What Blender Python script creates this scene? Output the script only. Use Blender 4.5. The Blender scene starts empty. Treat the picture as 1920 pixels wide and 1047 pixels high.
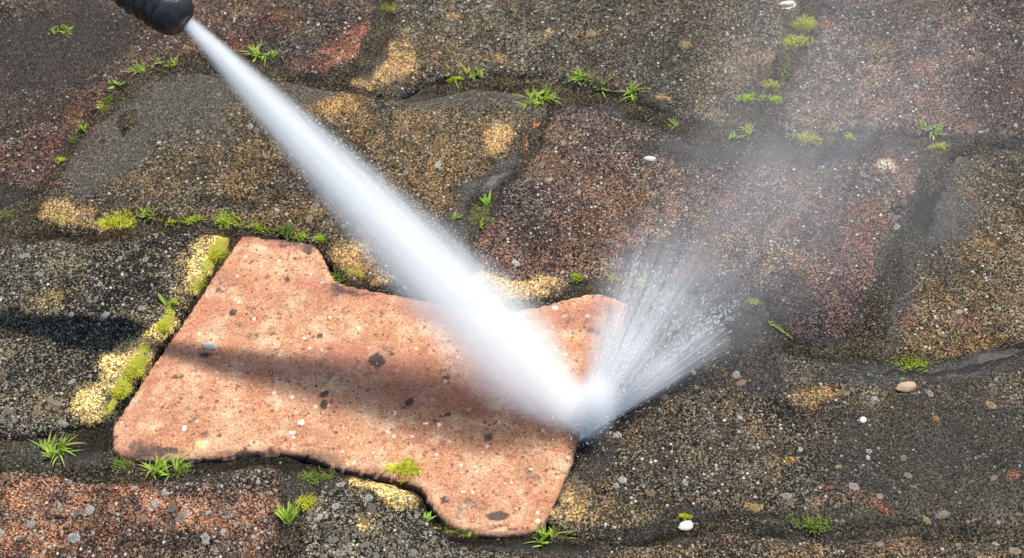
import bpy, math, random
import numpy as np
from mathutils import Vector, Matrix

# ------------------------------------------------------------------ camera
TH = math.radians(52.0)          # tilt below the horizon
D = 0.75                         # metres from the lens to the paving it looks at
C = np.array([0.0, -D*math.cos(TH), D*math.sin(TH)])
F = -C/np.linalg.norm(C)
R = np.array([1.0, 0, 0])
U = np.cross(R, F)
TAN = 18.0/50.0
sc = bpy.context.scene
cd = bpy.data.cameras.new('camera'); cam = bpy.data.objects.new('camera', cd)
sc.collection.objects.link(cam); sc.camera = cam
cd.lens = 50; cd.sensor_width = 36; cd.clip_start = 0.01; cd.clip_end = 200
cam.location = C
cam.rotation_euler = (math.pi/2-TH, 0, 0)
cd.dof.use_dof = True; cd.dof.focus_distance = 0.71; cd.dof.aperture_fstop = 16.0

def ray(x, y):
    return F + R*((x-960)/960*TAN) + U*((523.5-y)/960*TAN)
def at(x, y, h=0.0):
    d = ray(x, y); t = (h-C[2])/d[2]
    return C + d*t
def to_px(P):
    V = P-C
    w = V@F
    return 960+(V@R)/w/TAN*960, 523.5-(V@U)/w/TAN*960

H_N = 0.150
N = at(352, 42, H_N)             # mouth of the nozzle
S = at(262, 640, 0.0)            # where its shadow ends
I = at(1092, 800, 0.0)           # where the jet strikes
SUN = (N-S)/np.linalg.norm(N-S)

# ------------------------------------------------------------------ light
w = bpy.data.worlds.new('World'); sc.world = w; w.use_nodes = True
nt = w.node_tree
sky = nt.nodes.new('ShaderNodeTexSky'); sky.sky_type = 'NISHITA'; sky.sun_disc = False
sky.sun_elevation = math.asin(SUN[2]); sky.sun_rotation = math.atan2(SUN[0], SUN[1])
bg = nt.nodes['Background']; bg.inputs['Strength'].default_value = 0.11
nt.links.new(sky.outputs[0], bg.inputs['Color'])
sd = bpy.data.lights.new('sun', 'SUN'); sun = bpy.data.objects.new('sun', sd)
sc.collection.objects.link(sun)
sd.energy = 4.6; sd.angle = math.radians(1.6); sd.color = (1.0, 0.955, 0.89)
sun.rotation_euler = Vector(SUN).to_track_quat('Z', 'Y').to_euler()
sc.view_settings.view_transform = 'Standard'; sc.view_settings.look = 'None'
sc.view_settings.exposure = 0.60; sc.view_settings.gamma = 1
sc.cycles.volume_bounces = 16
sc.cycles.max_bounces = 20
sc.cycles.transparent_max_bounces = 16
sc.cycles.volume_step_rate = 0.35
sc.cycles.volume_max_steps = 512

# ------------------------------------------------------------------ numpy noise
_rng = np.random.RandomState(7)
_perm = _rng.permutation(512).astype(np.int64)
_gr = _rng.uniform(0, 2*math.pi, 512); _gx = np.cos(_gr); _gy = np.sin(_gr)
def pnoise(x, y):
    xi = np.floor(x).astype(np.int64); yi = np.floor(y).astype(np.int64)
    xf = x-xi; yf = y-yi
    u = xf*xf*xf*(xf*(xf*6-15)+10); v = yf*yf*yf*(yf*(yf*6-15)+10)
    def g(ix, iy, dx, dy):
        h = _perm[(_perm[ix & 511]+iy) & 511]
        return _gx[h]*dx+_gy[h]*dy
    a = g(xi, yi, xf, yf); b = g(xi+1, yi, xf-1, yf)
    c = g(xi, yi+1, xf, yf-1); d = g(xi+1, yi+1, xf-1, yf-1)
    return (a*(1-u)+b*u)*(1-v)+(c*(1-u)+d*u)*v*1.0
def fbm(x, y, s, octv=4, off=0.0):
    """noise of feature size s metres, about -1..1"""
    r = 0; a = 1.0; t = 0; f = 1.0/s
    for k in range(octv):
        r = r+a*pnoise(x*f+off+k*17.3, y*f-off*1.7+k*9.1)
        t += a; a *= .5; f *= 2
    return r/t*1.8
def sstep(a, b, x):
    t = np.clip((x-a)/(b-a), 0, 1); return t*t*(3-2*t)

# ------------------------------------------------------------------ node helper
class NT:
    def __init__(self, name, vol=False):
        self.m = bpy.data.materials.new(name); self.m.use_nodes = True
        self.t = self.m.node_tree; self.t.nodes.clear()
        self.out = self.t.nodes.new('ShaderNodeOutputMaterial')
    def n(self, typ, **kw):
        nd = self.t.nodes.new(typ)
        for k, v in kw.items(): setattr(nd, k, v)
        return nd
    def put(self, sock, v):
        if isinstance(v, bpy.types.NodeSocket): self.t.links.new(v, sock)
        else:
            if isinstance(v, tuple) and len(v) == 3 and sock.type == 'RGBA': v = v+(1,)
            sock.default_value = v
    def math(self, op, a, b=0.0, c=None, clamp=False):
        nd = self.n('ShaderNodeMath', operation=op, use_clamp=clamp)
        self.put(nd.inputs[0], a); self.put(nd.inputs[1], b)
        if c is not None: self.put(nd.inputs[2], c)
        return nd.outputs[0]
    def rng(self, v, a, b, c=0.0, d=1.0, smooth=True):
        nd = self.n('ShaderNodeMapRange', interpolation_type='SMOOTHSTEP' if smooth else 'LINEAR')
        self.put(nd.inputs['Value'], v)
        for k, x in zip(('From Min', 'From Max', 'To Min', 'To Max'), (a, b, c, d)): self.put(nd.inputs[k], x)
        return nd.outputs[0]
    def mix(self, f, a, b, mode='MIX'):
        nd = self.n('ShaderNodeMix', data_type='RGBA', blend_type=mode)
        self.put(nd.inputs[0], f); self.put(nd.inputs[6], a); self.put(nd.inputs[7], b)
        return nd.outputs[2]
    def noise(self, vec, scale, detail=3, rough=.55, w=None, col=False):
        nd = self.n('ShaderNodeTexNoise')
        self.put(nd.inputs['Vector'], vec); self.put(nd.inputs['Scale'], scale)
        nd.inputs['Detail'].default_value = detail; nd.inputs['Roughness'].default_value = rough
        return nd.outputs['Color' if col else 'Fac']
    def voro(self, vec, scale, feature='F1', out='Distance', rand=1.0):
        nd = self.n('ShaderNodeTexVoronoi', feature=feature)
        self.put(nd.inputs['Vector'], vec); self.put(nd.inputs['Scale'], scale)
        nd.inputs['Randomness'].default_value = rand
        return nd.outputs[out]
    def sep(self, v):
        nd = self.n('ShaderNodeSeparateColor'); self.put(nd.inputs[0], v); return nd.outputs
    def bump(self, h, dist, strength=1.0, normal=None):
        nd = self.n('ShaderNodeBump'); self.put(nd.inputs['Height'], h)
        nd.inputs['Distance'].default_value = dist; nd.inputs['Strength'].default_value = strength
        if normal is not None: self.put(nd.inputs['Normal'], normal)
        return nd.outputs[0]
    def bsdf(self, **kw):
        nd = self.n('ShaderNodeBsdfPrincipled')
        for k, v in kw.items(): self.put(nd.inputs[k.replace('_', ' ')], v)
        self.t.links.new(nd.outputs[0], self.out.inputs['Surface'])
        return nd

def stone_material(name, dark, grain, pale, cover=.5, off=0.0, redc=(.34, .105, .06), tanc=(.40, .25, .10), siltc=(.115, .105, .085), graindens=.8, crust=1.0, dk=.44):
    q = NT(name)
    tc = q.n('ShaderNodeTexCoord').outputs['Object']
    mp = q.n('ShaderNodeMapping'); q.put(mp.inputs['Vector'], tc); mp.inputs['Location'].default_value = (off, off*.37, off*.11)
    p = mp.outputs[0]
    A = q.n('ShaderNodeAttribute', attribute_name='patch_a'); a = q.sep(A.outputs['Color'])
    B = q.n('ShaderNodeAttribute', attribute_name='patch_b'); b = q.sep(B.outputs['Color'])
    red, tan, silt = a[0], a[1], a[2]; wet = A.outputs['Alpha']
    moss, pal, grim_shade = b[0], b[1], b[2]
    n_fine = q.noise(p, 950, 4, .75)
    n_mid = q.noise(p, 210, 5, .68)
    n_big = q.noise(p, 28, 5, .6)
    n_big2 = q.noise(p, 45, 3, .6)
    vcol = q.sep(q.voro(p, 1150, 'F1', 'Color'))
    vd = q.voro(p, 1150)
    vcol2 = q.sep(q.voro(p, 480, 'F1', 'Color')); vd2 = q.voro(p, 480)
    # bare grains between the black crust
    cov = q.math('ADD', q.math('MULTIPLY', n_fine, .85), q.math('ADD', q.math('MULTIPLY', n_mid, .55), q.math('MULTIPLY', n_big, .75)))
    th = 1.20-cover*.28
    bare = q.rng(q.math('SUBTRACT', q.math('ADD', cov, q.math('MULTIPLY', vcol[0], .55)), q.math('MULTIPLY', grim_shade, .35)), q.math('ADD', th+.13, 0.0), th+.27)
    gcol = q.mix(q.rng(vcol[1], .2, .9), grain, pale)
    gcol = q.mix(q.rng(n_big2, .35, .65), gcol, q.mix(.32, gcol, tanc))
    gcol = q.mix(q.rng(n_mid, .3, .75, .0, .55), gcol, dark)
    col = q.mix(bare, q.mix(q.rng(n_mid, .35, .7), dark, q.mix(.18, dark, grain)), gcol)
    # patches, broken up by the grain
    def brk(x, amt=1.5, w_=.35):
        e = q.math('ADD', x, q.math('MULTIPLY', q.math('SUBTRACT', q.math('ADD', q.math('MULTIPLY', n_fine, .6), q.math('ADD', q.math('MULTIPLY', n_mid, .25), q.math('MULTIPLY', vcol[1], .15))), .5), amt*2.2))
        return q.math('MULTIPLY', q.rng(e, .55-w_/2, .55+w_/2), q.rng(x, 0.0, .35))
    v = q.rng(vcol[2], 0, 1, .55, 1.3, False)
    def vary(c):
        return q.mix(1.0, c, q.n_comb(v), 'MULTIPLY')
    def comb(x):
        nd = q.n('ShaderNodeCombineColor')
        for k in range(3): q.put(nd.inputs[k], x)
        return nd.outputs[0]
    q.n_comb = comb
    vc = comb(v)
    col = q.mix(q.math('MULTIPLY', brk(red), .82), col, q.mix(1.0, redc, vc, 'MULTIPLY'))
    col = q.mix(q.math('MULTIPLY', brk(tan), .85), col, q.mix(1.0, tanc, vc, 'MULTIPLY'))
    col = q.mix(brk(pal, .5), col, q.mix(1.0, (.55, .50, .40), vc, 'MULTIPLY'))
    cr1 = q.noise(p, 95, 6, .72); cr2 = q.noise(p, 60, 5, .7)
    cr = q.math('MULTIPLY', q.rng(q.math('ADD', cr1, q.math('MULTIPLY', q.math('SUBTRACT', n_fine, .5), .5)), .50, .60), q.rng(cr2, .40, .60, crust*.45, crust))
    col = q.mix(q.math('MULTIPLY', cr, .88), col, q.mix(n_fine, dark, q.mix(.5, dark, grain)))
    pl = q.math('MULTIPLY', q.rng(q.math('ADD', q.noise(p, 135, 6, .75), q.math('MULTIPLY', q.math('SUBTRACT', n_fine, .5), .6)), .60, .72), q.rng(cr2, .60, .35, .15, 1.0))
    col = q.mix(q.math('MULTIPLY', pl, .55), col, pale)
    # salt and pepper of single grains
    wn = q.sep(q.voro(p, 1700, 'F1', 'Color'))
    gr = q.math('ADD', q.math('POWER', wn[0], 3.0), q.math('POWER', q.rng(n_fine, .3, .75), 2.0))
    col = q.mix(1.0, col, comb(q.rng(gr, 0.05, 1.4, .12, 3.8, False)), 'MULTIPLY')
    keep = q.math('MAXIMUM', q.math('MULTIPLY', brk(tan), q.rng(tan, .40, 1.05)), q.math('MULTIPLY', brk(red), q.rng(red, .35, .95)))
    keep = q.math('MAXIMUM', keep, q.math('MULTIPLY', pal, .6))
    col = q.mix(1.0, col, comb(q.rng(keep, 0, 1, dk, .95, False)), 'MULTIPLY')
    lo1 = q.noise(p, 13, 4, .6); lo2 = q.noise(p, 19, 4, .65)
    col = q.mix(1.0, col, q.mix(q.rng(lo1, .36, .64), (.66, .68, .72), (1.42, 1.34, 1.18)), 'MULTIPLY')
    col = q.mix(q.math('MULTIPLY', q.rng(q.math('ADD', lo2, q.math('MULTIPLY', q.math('SUBTRACT', n_mid, .5), .6)), .52, .66), .38), col, q.mix(1.0, col, (1.5, 1.15, .75), 'MULTIPLY'))
    # scattered single bright grains
    spk = q.math('MULTIPLY', q.rng(vcol2[0], 1-graindens*.16, 1-graindens*.16+.02), q.rng(vd2, .42, .30))
    spk = q.math('MULTIPLY', spk, q.rng(cr1, .42, .58, .15, 1.0))
    col = q.mix(spk, col, q.mix(vcol2[1], (.30, .26, .19), (.50, .48, .42)))
    col = q.mix(q.math('MULTIPLY', q.rng(cr2, .38, .60), q.math('MULTIPLY', q.rng(n_fine, .52, .66), .35)), col, pale)
    spk2 = q.math('MULTIPLY', q.math('MULTIPLY', q.rng(vcol[2], .90, .93), q.rng(cr2, .38, .60, .1, 1.0)), q.rng(vd, .5, .3))
    col = q.mix(q.math('MULTIPLY', spk2, .8), col, (.40, .36, .29))
    # silt lying in a film over the stone
    silt_n = q.mix(n_fine, tuple(x*.12 for x in siltc), tuple(x*1.15 for x in siltc))
    col = q.mix(q.math('MULTIPLY', brk(silt, .75, .8), .88), col, q.mix(1.0, silt_n, comb(q.rng(gr, 0.05, 1.4, .35, 2.5, False)), 'MULTIPLY'))
    mcol = q.mix(n_fine, (.16, .17, .02), (.42, .40, .05))
    col = q.mix(brk(moss, .55), col, mcol)
    wcol = q.mix(1.0, col, (.42, .43, .45), 'MULTIPLY')
    wfac = q.rng(q.math('ADD', wet, q.math('MULTIPLY', q.math('SUBTRACT', n_big2, .5), .5)), .25, .75)
    wfac = q.math('MULTIPLY', wfac, q.rng(wet, 0, .2))
    col = q.mix(wfac, col, wcol)
    rough = q.rng(wfac, 0, 1, .62, .30, False)
    hgt = q.math('ADD', q.math('MULTIPLY', n_fine, .9), q.math('ADD', q.math('MULTIPLY', vd, -.55), q.math('MULTIPLY', n_mid, 1.6)))
    damp = q.math('SUBTRACT', 1.0, q.math('MULTIPLY', silt, .45))
    hgt = q.math('MULTIPLY', hgt, damp)
    q.bsdf(Base_Color=col, Specular_IOR_Level=q.rng(wfac, 0, 1, .08, .26, False), Roughness=rough, Normal=q.bump(hgt, .0008, .8))
    return q.m

def clean_material():
    q = NT('washed_terracotta')
    p = q.n('ShaderNodeTexCoord').outputs['Object']
    A = q.n('ShaderNodeAttribute', attribute_name='patch_a'); a = q.sep(A.outputs['Color']); wet = A.outputs['Alpha']
    B = q.n('ShaderNodeAttribute', attribute_name='patch_b'); b = q.sep(B.outputs['Color'])
    red, tan, silt = a[0], a[1], a[2]; moss, pal, grim_shade = b[0], b[1], b[2]
    nf = q.noise(p, 1000, 4, .75); nm = q.noise(p, 190, 6, .7); nb = q.noise(p, 38, 4, .6); nb2 = q.noise(p, 75, 4, .65)
    vc = q.sep(q.voro(p, 800, 'F1', 'Color'))
    vc2 = q.sep(q.voro(p, 330, 'F1', 'Color')); vd2 = q.voro(p, 330)
    col = q.mix(q.rng(nb, .35, .65), (.365, .165, .085), (.43, .235, .130))
    col = q.mix(q.rng(nb2, .48, .72, 0, .9), col, (.54, .35, .215))
    col = q.mix(q.rng(nm, .55, .78, 0, .8), col, (.56, .38, .26))
    col = q.mix(q.rng(nm, .50, .34, 0, .85), col, (.27, .105, .065))
    col = q.mix(q.rng(nf, .46, .30, 0, .9), col, (.17, .07, .045))
    col = q.mix(q.rng(nf, .55, .70, 0, .75), col, (.64, .46, .33))
    col = q.mix(q.math('MULTIPLY', q.rng(vc[0], .965, .98), .8), col, (.10, .055, .045))
    pit = q.math('MULTIPLY', q.rng(vc2[1], .972, .99), q.rng(q.math('ADD', vd2, q.math('MULTIPLY', q.math('SUBTRACT', nf, .5), .9)), .42, .12))
    col = q.mix(q.math('MULTIPLY', pit, .8), col, (.12, .06, .045))
    sp = q.math('MULTIPLY', q.rng(vc2[0], .95, .97), q.rng(q.math('ADD', vd2, q.math('MULTIPLY', q.math('SUBTRACT', nf, .5), .9)), .5, .15))
    col = q.mix(q.math('MULTIPLY', sp, .7), col, (.78, .62, .48))
    def brk(x, amt=.9, w_=.35):
        e = q.math('ADD', x, q.math('MULTIPLY', q.math('SUBTRACT', q.math('ADD', q.math('MULTIPLY', nf, .45), q.math('MULTIPLY', nm, .55)), .5), amt*2.2))
        return q.math('MULTIPLY', q.rng(e, .5-w_/2, .5+w_/2), q.rng(x, 0.0, .18))
    col = q.mix(q.math('MULTIPLY', brk(red, .8, .7), .6), col, (.30, .115, .08))
    col = q.mix(brk(tan, .5, .6), col, (.62, .42, .18))
    col = q.mix(brk(pal, .6), col, (.82, .74, .62))
    col = q.mix(q.math('MULTIPLY', brk(silt, .6, .6), .8), col, (.14, .11, .085))
    col = q.mix(q.math('MULTIPLY', brk(grim_shade, 1.1, .45), .9), col, (.045, .035, .033))
    col = q.mix(brk(moss, .8, .4), col, q.mix(nf, (.22, .20, .02), (.45, .42, .05)))
    col = q.mix(q.math('MULTIPLY', wet, .55), col, q.mix(1.0, col, (.5, .45, .45), 'MULTIPLY'))
    wn = q.sep(q.voro(p, 1600, 'F1', 'Color')); nd = q.n('ShaderNodeCombineColor')
    for k in range(3): q.put(nd.inputs[k], q.rng(q.math('ADD', wn[0], nf), .35, 1.35, .72, 1.32, False))
    col = q.mix(1.0, col, nd.outputs[0], 'MULTIPLY')
    h = q.math('ADD', q.math('MULTIPLY', nf, .6), q.math('ADD', q.math('MULTIPLY', nm, .9), q.math('MULTIPLY', pit, -1.0)))
    q.bsdf(Base_Color=col, Specular_IOR_Level=q.rng(wet, 0, 1, .12, .5, False), Roughness=q.rng(wet, 0, 1, .75, .35, False), Normal=q.bump(h, .0009, .75))
    return q.m

def silt_material():
    q = NT('joint_silt')
    p = q.n('ShaderNodeTexCoord').outputs['Object']
    A = q.n('ShaderNodeAttribute', attribute_name='patch_a'); a = q.sep(A.outputs['Color']); wet = A.outputs['Alpha']
    B = q.n('ShaderNodeAttribute', attribute_name='patch_b'); b = q.sep(B.outputs['Color'])
    nf = q.noise(p, 1000, 4, .75); nm = q.noise(p, 190, 5, .68); nb = q.noise(p, 30, 4, .6)
    vc = q.sep(q.voro(p, 1150, 'F1', 'Color'))
    col = q.mix(q.rng(nb, .35, .65), (.022, .019, .014), (.056, .049, .036))
    col = q.mix(q.rng(nf, .48, .68, 0, .9), col, (.125, .115, .088))
    col = q.mix(q.rng(nf, .47, .32, 0, .85), col, (.016, .014, .011))
    col = q.mix(q.rng(nm, .45, .28, 0, .7), col, (.018, .016, .012))
    vd = q.voro(p, 1150)
    lump = q.noise(p, 75, 5, .65)
    col = q.mix(q.rng(lump, .52, .68, 0, .6), col, (.105, .088, .06))
    col = q.mix(q.rng(lump, .46, .34, 0, .75), col, (.017, .015, .012))
    col = q.mix(q.math('MULTIPLY', q.math('MULTIPLY', q.rng(vc[0], .80, .88), q.rng(vd, .6, .3)), .7), col, (.30, .265, .20))
    col = q.mix(q.rng(q.math('ADD', b[2], q.math('MULTIPLY', nm, .3)), .35, .8, 0, .9), col, (.022, .02, .015))
    col = q.mix(q.rng(q.math('ADD', a[1], q.math('MULTIPLY', nm, .4)), .5, .9, 0, .5), col, (.07, .045, .025))
    col = q.mix(q.rng(q.math('ADD', b[0], q.math('MULTIPLY', nf, .5)), .5, .9, 0, .9), col, q.mix(nf, (.07, .09, .015), (.22, .26, .04)))
    wn = q.sep(q.voro(p, 1700, 'F1', 'Color')); nd = q.n('ShaderNodeCombineColor')
    gr = q.math('ADD', q.math('POWER', wn[0], 3.0), q.math('POWER', q.rng(nf, .3, .75), 2.0))
    for k in range(3): q.put(nd.inputs[k], q.rng(gr, .05, 1.4, .25, 2.7, False))
    col = q.mix(1.0, col, nd.outputs[0], 'MULTIPLY')
    col = q.mix(wet, col, q.mix(1.0, col, (.5, .55, .62), 'MULTIPLY'))
    col = q.mix(1.0, col, (.66, .61, .54), 'MULTIPLY')
    h = q.math('ADD', nf, q.math('MULTIPLY', nm, 1.3))
    h = q.math('MULTIPLY', h, q.math('SUBTRACT', 1.0, q.math('MULTIPLY', wet, .6)))
    q.bsdf(Base_Color=col, Specular_IOR_Level=q.rng(wet, 0, 1, .06, .3, False), Roughness=q.rng(wet, 0, 1, .9, .38, False), Normal=q.bump(h, .0010, .8))
    return q.m

# ------------------------------------------------------------------ patches: x, y, rx, ry, turn (deg), strength
def patch(kind, rows): return [(kind,)+r for r in rows]
CH = {'red': 0, 'tan': 1, 'silt': 2, 'wet': 3, 'moss': 4, 'pale': 5, 'grime_shade': 6}  # last channel mixes real dirt with painted shade
PATCH = []
PATCH += patch('red', [
 (640, 95, 85, 38, -28, .72), (560, 125, 60, 22, 0, .62), (620, 110, 40, 14, -20, .5), (520, 40, 50, 40, 0, .45), (430, 90, 60, 40, 0, .5), (120, 250, 130, 90, 0, .42), (60, 320, 90, 60, 0, .5),
 (300, 30, 160, 90, 0, .38), (1003, 265, 20, 42, 15, 1.2), (1110, 235, 90, 40, 0, .38), (1080, 330, 110, 60, 0, .45), (930, 460, 60, 60, 0, .62), (1000, 480, 110, 60, 0, .5),
 (1140, 400, 130, 80, 0, .38), (1155, 455, 50, 30, 0, .5), (1330, 340, 120, 60, 0, .35), (1520, 400, 100, 80, 0, .40), (1620, 420, 70, 60, 0, .62), (1560, 510, 90, 110, 0, .5), (1580, 600, 60, 50, 0, .6),
 (1480, 600, 40, 40, 0, .62), (1610, 500, 40, 100, 10, .55), (1280, 520, 20, 40, 30, .9), (1370, 380, 30, 22, 0, .7), (1700, 310, 50, 60, 0, .5), (1690, 200, 150, 50, 0, .42), (1850, 180, 120, 90, 0, .42),
 (1740, 125, 40, 22, 0, .62), (1550, 46, 20, 9, 0, 1.1), (1640, 190, 60, 30, 0, .6), (1560, 200, 60, 60, 0, .42), (1760, 50, 160, 90, 0, .35),
 (90, 930, 130, 50, 0, .7), (60, 1010, 110, 60, 0, .72), (300, 960, 130, 45, 10, .75), (210, 905, 60, 20, 0, .7), (430, 960, 110, 50, 0, .72), (500, 1020, 60, 50, 0, .75), (400, 910, 90, 30, 0, .45), (180, 1000, 120, 60, 0, .55),
 (1790, 590, 70, 40, 0, .38), (1700, 600, 50, 40, 0, .42), (1800, 650, 60, 18, -10, .5), (1630, 935, 70, 20, 20, .6), (1900, 890, 16, 12, 0, 1.3), (1560, 925, 60, 25, 0, .45), (1700, 1030, 100, 20, 0, .35),
])
PATCH += patch('tan', [
 (695, 150, 45, 20, 0, 1.2), (740, 110, 60, 45, 40, .85), (830, 85, 60, 40, 0, .42), (640, 210, 90, 45, 10, .72), (700, 250, 70, 40, 0, .65), (780, 270, 120, 70, 20, .5), (935, 260, 35, 40, 30, 1.0), (850, 310, 110, 60, 0, .52),
 (800, 360, 100, 60, 20, .55), (470, 300, 90, 60, 0, .45), (420, 340, 90, 40, 0, .55), (280, 350, 110, 30, 0, .38), (130, 395, 80, 25, 0, .8), (190, 420, 60, 15, 0, .8), (560, 390, 60, 40, 30, .5), (590, 400, 25, 18, 0, .8),
 (850, 32, 14, 10, 0, 1.1), (1028, 62, 12, 10, 0, 1.1), (1115, 62, 18, 9, 0, .8), (1080, 120, 60, 10, 10, .6), (1150, 150, 40, 14, 0, .4), (1240, 185, 22, 10, 0, .9), (1285, 85, 16, 12, 0, .8), (930, 112, 40, 12, 10, .65), (1320, 130, 60, 50, 0, .3),
 (395, 490, 50, 70, 35, 1.25), (240, 680, 85, 38, -38, 1.25), (165, 745, 30, 40, 20, 1.2), (300, 620, 45, 18, -40, 1.0), (350, 550, 30, 60, 35, .45), (90, 560, 60, 35, 0, .52), (70, 585, 50, 12, 0, .4), (180, 775, 50, 30, 0, .9),
 (665, 480, 50, 36, 20, 1.3), (700, 515, 50, 22, 10, 1.2), (620, 420, 40, 30, 20, .4), (970, 545, 80, 24, 0, 1.5), (1020, 535, 50, 20, 0, 1.3), (900, 540, 40, 30, 0, 1.2), 
 (740, 925, 55, 26, 15, 1.25), (690, 905, 50, 14, 8, .95), (680, 985, 16, 14, 0, .9), (1080, 930, 40, 40, -40, 1.0), (1060, 965, 35, 16, 0, 1.1), (1120, 900, 50, 50, 0, .5), (1160, 960, 90, 40, 0, .55), (1250, 940, 90, 30, 0, .5),
 (1520, 742, 70, 22, 0, .8), (1380, 715, 50, 30, 0, .5), (1190, 790, 110, 50, -30, .48), (1250, 850, 120, 80, 0, .38), (1450, 820, 80, 30, 0, .35), (1700, 728, 22, 12, -10, 1.2), (1858, 760, 12, 9, 0, 1.1), (1755, 785, 9, 8, 0, 1.1), (1415, 950, 22, 12, 0, 1.0), (1650, 995, 16, 12, 0, .9),
 (1480, 864, 20, 8, -10, .95), (1825, 460, 80, 40, 0, .5), (1800, 640, 120, 30, 0, .52), (1470, 480, 60, 30, 0, .5), (1760, 580, 60, 40, 0, .4), (1850, 330, 50, 40, 0, .35), (1855, 545, 50, 30, 0, .35), (1340, 660, 50, 16, 20, .5), (1665, 310, 26, 16, 0, .7), (1560, 240, 20, 12, 0, .5),
])
PATCH += patch('pale', [
 (1665, 310, 24, 14, 0, .62), (1478, 9, 16, 6, -15, 1.2), (1217, 299, 13, 6, 0, 1.0), (1700, 728, 16, 7, -10, .9), (595, 395, 18, 10, 0, .4), (1380, 705, 12, 8, 0, .7), (540, 620, 60, 30, 0, .0),
 (1050, 560, 10, 5, 0, .5), (1310, 600, 12, 8, 0, .0), (460, 285, 8, 6, 0, .5), (1440, 478, 8, 40, 0, .0),
])
PATCH += patch('silt', [
 (230, 260, 110, 60, -45, 1.2), (330, 200, 130, 60, -15, 1.1), (170, 310, 70, 55, -40, 1.2), (430, 160, 120, 40, 5, 1.0), (560, 170, 90, 26, 5, .8), (90, 90, 210, 90, -15, .95), (40, 190, 110, 60, 0, .6), (250, 90, 120, 40, -20, .45),
 (380, 250, 80, 50, 0, .5), (700, 100, 28, 60, 30, 1.3), (720, 40, 25, 50, 0, 1.0), (850, 190, 110, 20, 0, .9), (950, 175, 80, 22, 0, .9), (1100, 180, 100, 20, 0, .8), (1200, 210, 90, 28, 12, 1.0), (1330, 250, 110, 26, 8, 1.0), (1300, 290, 160, 22, 5, .8),
 (1500, 60, 35, 90, 15, 1.0), (1430, 180, 60, 70, 15, .7), (1560, 270, 160, 26, -4, 1.1), (1850, 270, 140, 24, 0, .8), (1770, 300, 60, 40, 0, 1.0), (1740, 400, 45, 90, 20, 1.2), (1680, 510, 40, 90, 10, 1.2), (1640, 620, 50, 60, 0, 1.1), (1790, 400, 60, 60, 0, .7),
 (1530, 655, 110, 28, 4, 1.2), (1420, 600, 60, 50, 0, .8), (1690, 690, 90, 24, 0, 1.1), (1840, 690, 140, 30, -14, 1.2), (1800, 850, 220, 170, 0, .8), (1650, 850, 140, 130, 0, .66), (1400, 975, 130, 22, 5, 1.1), (1600, 980, 220, 30, 0, 1.0), (1250, 1000, 110, 16, 0, 1.1), (1850, 1000, 150, 50, 0, .6),
 (60, 850, 120, 26, 5, 1.2), (220, 880, 130, 22, 0, 1.2), (380, 885, 100, 22, 0, .8), (50, 440, 80, 14, 0, .7), (550, 950, 22, 80, 10, 1.2), (590, 900, 60, 26, 0, 1.1), (20, 375, 70, 26, 0, 1.1), (850, 460, 60, 40, 60, 1.1), (900, 380, 50, 50, 0, 1.0), (990, 1030, 110, 14, 0, .9), (1150, 540, 120, 20, 0, 1.0), (1300, 540, 130, 24, 0, .9), (990, 200, 60, 30, 0, .6),
 (480, 120, 70, 26, 0, .7), (940, 330, 60, 24, -35, .8),
])
PATCH += patch('wet', [
 (1300, 620, 150, 60, 20, .9), (1400, 700, 120, 50, 0, .7), (1230, 700, 110, 60, 0, .8), (1250, 500, 120, 60, 0, .7), (1700, 860, 220, 130, 0, .35), (1480, 560, 80, 60, 0, .6), (1400, 400, 120, 60, 0, .45), (1760, 440, 90, 120, 0, .55), (1650, 700, 160, 30, 0, .8), (100, 860, 140, 20, 0, .7), (1000, 400, 80, 60, 0, .35),
 (930, 330, 60, 18, -32, 1.3), (890, 352, 30, 14, 0, 1.1), (1150, 575, 70, 30, 0, .9), (1160, 640, 40, 90, 20, 1.0), (1250, 560, 130, 40, 0, .8), (1380, 600, 90, 60, 0, .6), (1120, 870, 30, 50, 20, .9), (1090, 900, 25, 60, 20, .7), (1180, 760, 60, 60, 0, .6),
 (1830, 680, 130, 20, -14, 1.0), (1740, 420, 40, 60, 20, .55), (1690, 560, 40, 80, 0, .5), (80, 60, 260, 90, -12, .35), (20, 160, 130, 60, 0, .3), (770, 180, 50, 16, 0, .7), (1000, 1035, 160, 16, 0, .6), (1550, 1010, 200, 30, 0, .5),  # top left rows simply darken and smooth the surface
 (1350, 280, 170, 20, 5, .6), (1500, 290, 120, 26, 0, .7), (120, 835, 60, 24, 0, .5), (560, 930, 30, 50, 0, .6), (870, 410, 60, 40, 0, .6), (1330, 440, 140, 70, -30, .35),
])
PATCH += patch('grime_shade', [
 (250, 510, 110, 70, 0, .7), (340, 455, 90, 20, 0, .9), (150, 440, 120, 12, 0, .6), (100, 700, 90, 60, 0, .45), (200, 590, 110, 40, 0, .4), (470, 375, 90, 26, 5, .6), (520, 330, 60, 40, 0, .3), (780, 110, 60, 30, 0, .4),
 (440, 335, 60, 30, 0, .2), (1560, 480, 40, 40, 0, .5), (1520, 430, 50, 20, 0, .4), (620, 900, 60, 40, 0, .5), (640, 920, 20, 20, 0, 1.0), (700, 960, 80, 50, 0, .3), (1150, 780, 60, 50, 0, .5), (1490, 780, 120, 40, 0, .45), (300, 1000, 120, 30, 0, .3), (350, 900, 140, 24, 0, .5),
 (170, 830, 60, 24, -20, 1.0), (1020, 1025, 120, 16, 0, .7), (1200, 1003, 90, 10, 0, .9), (1740, 400, 40, 50, 20, .6),
])
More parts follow.
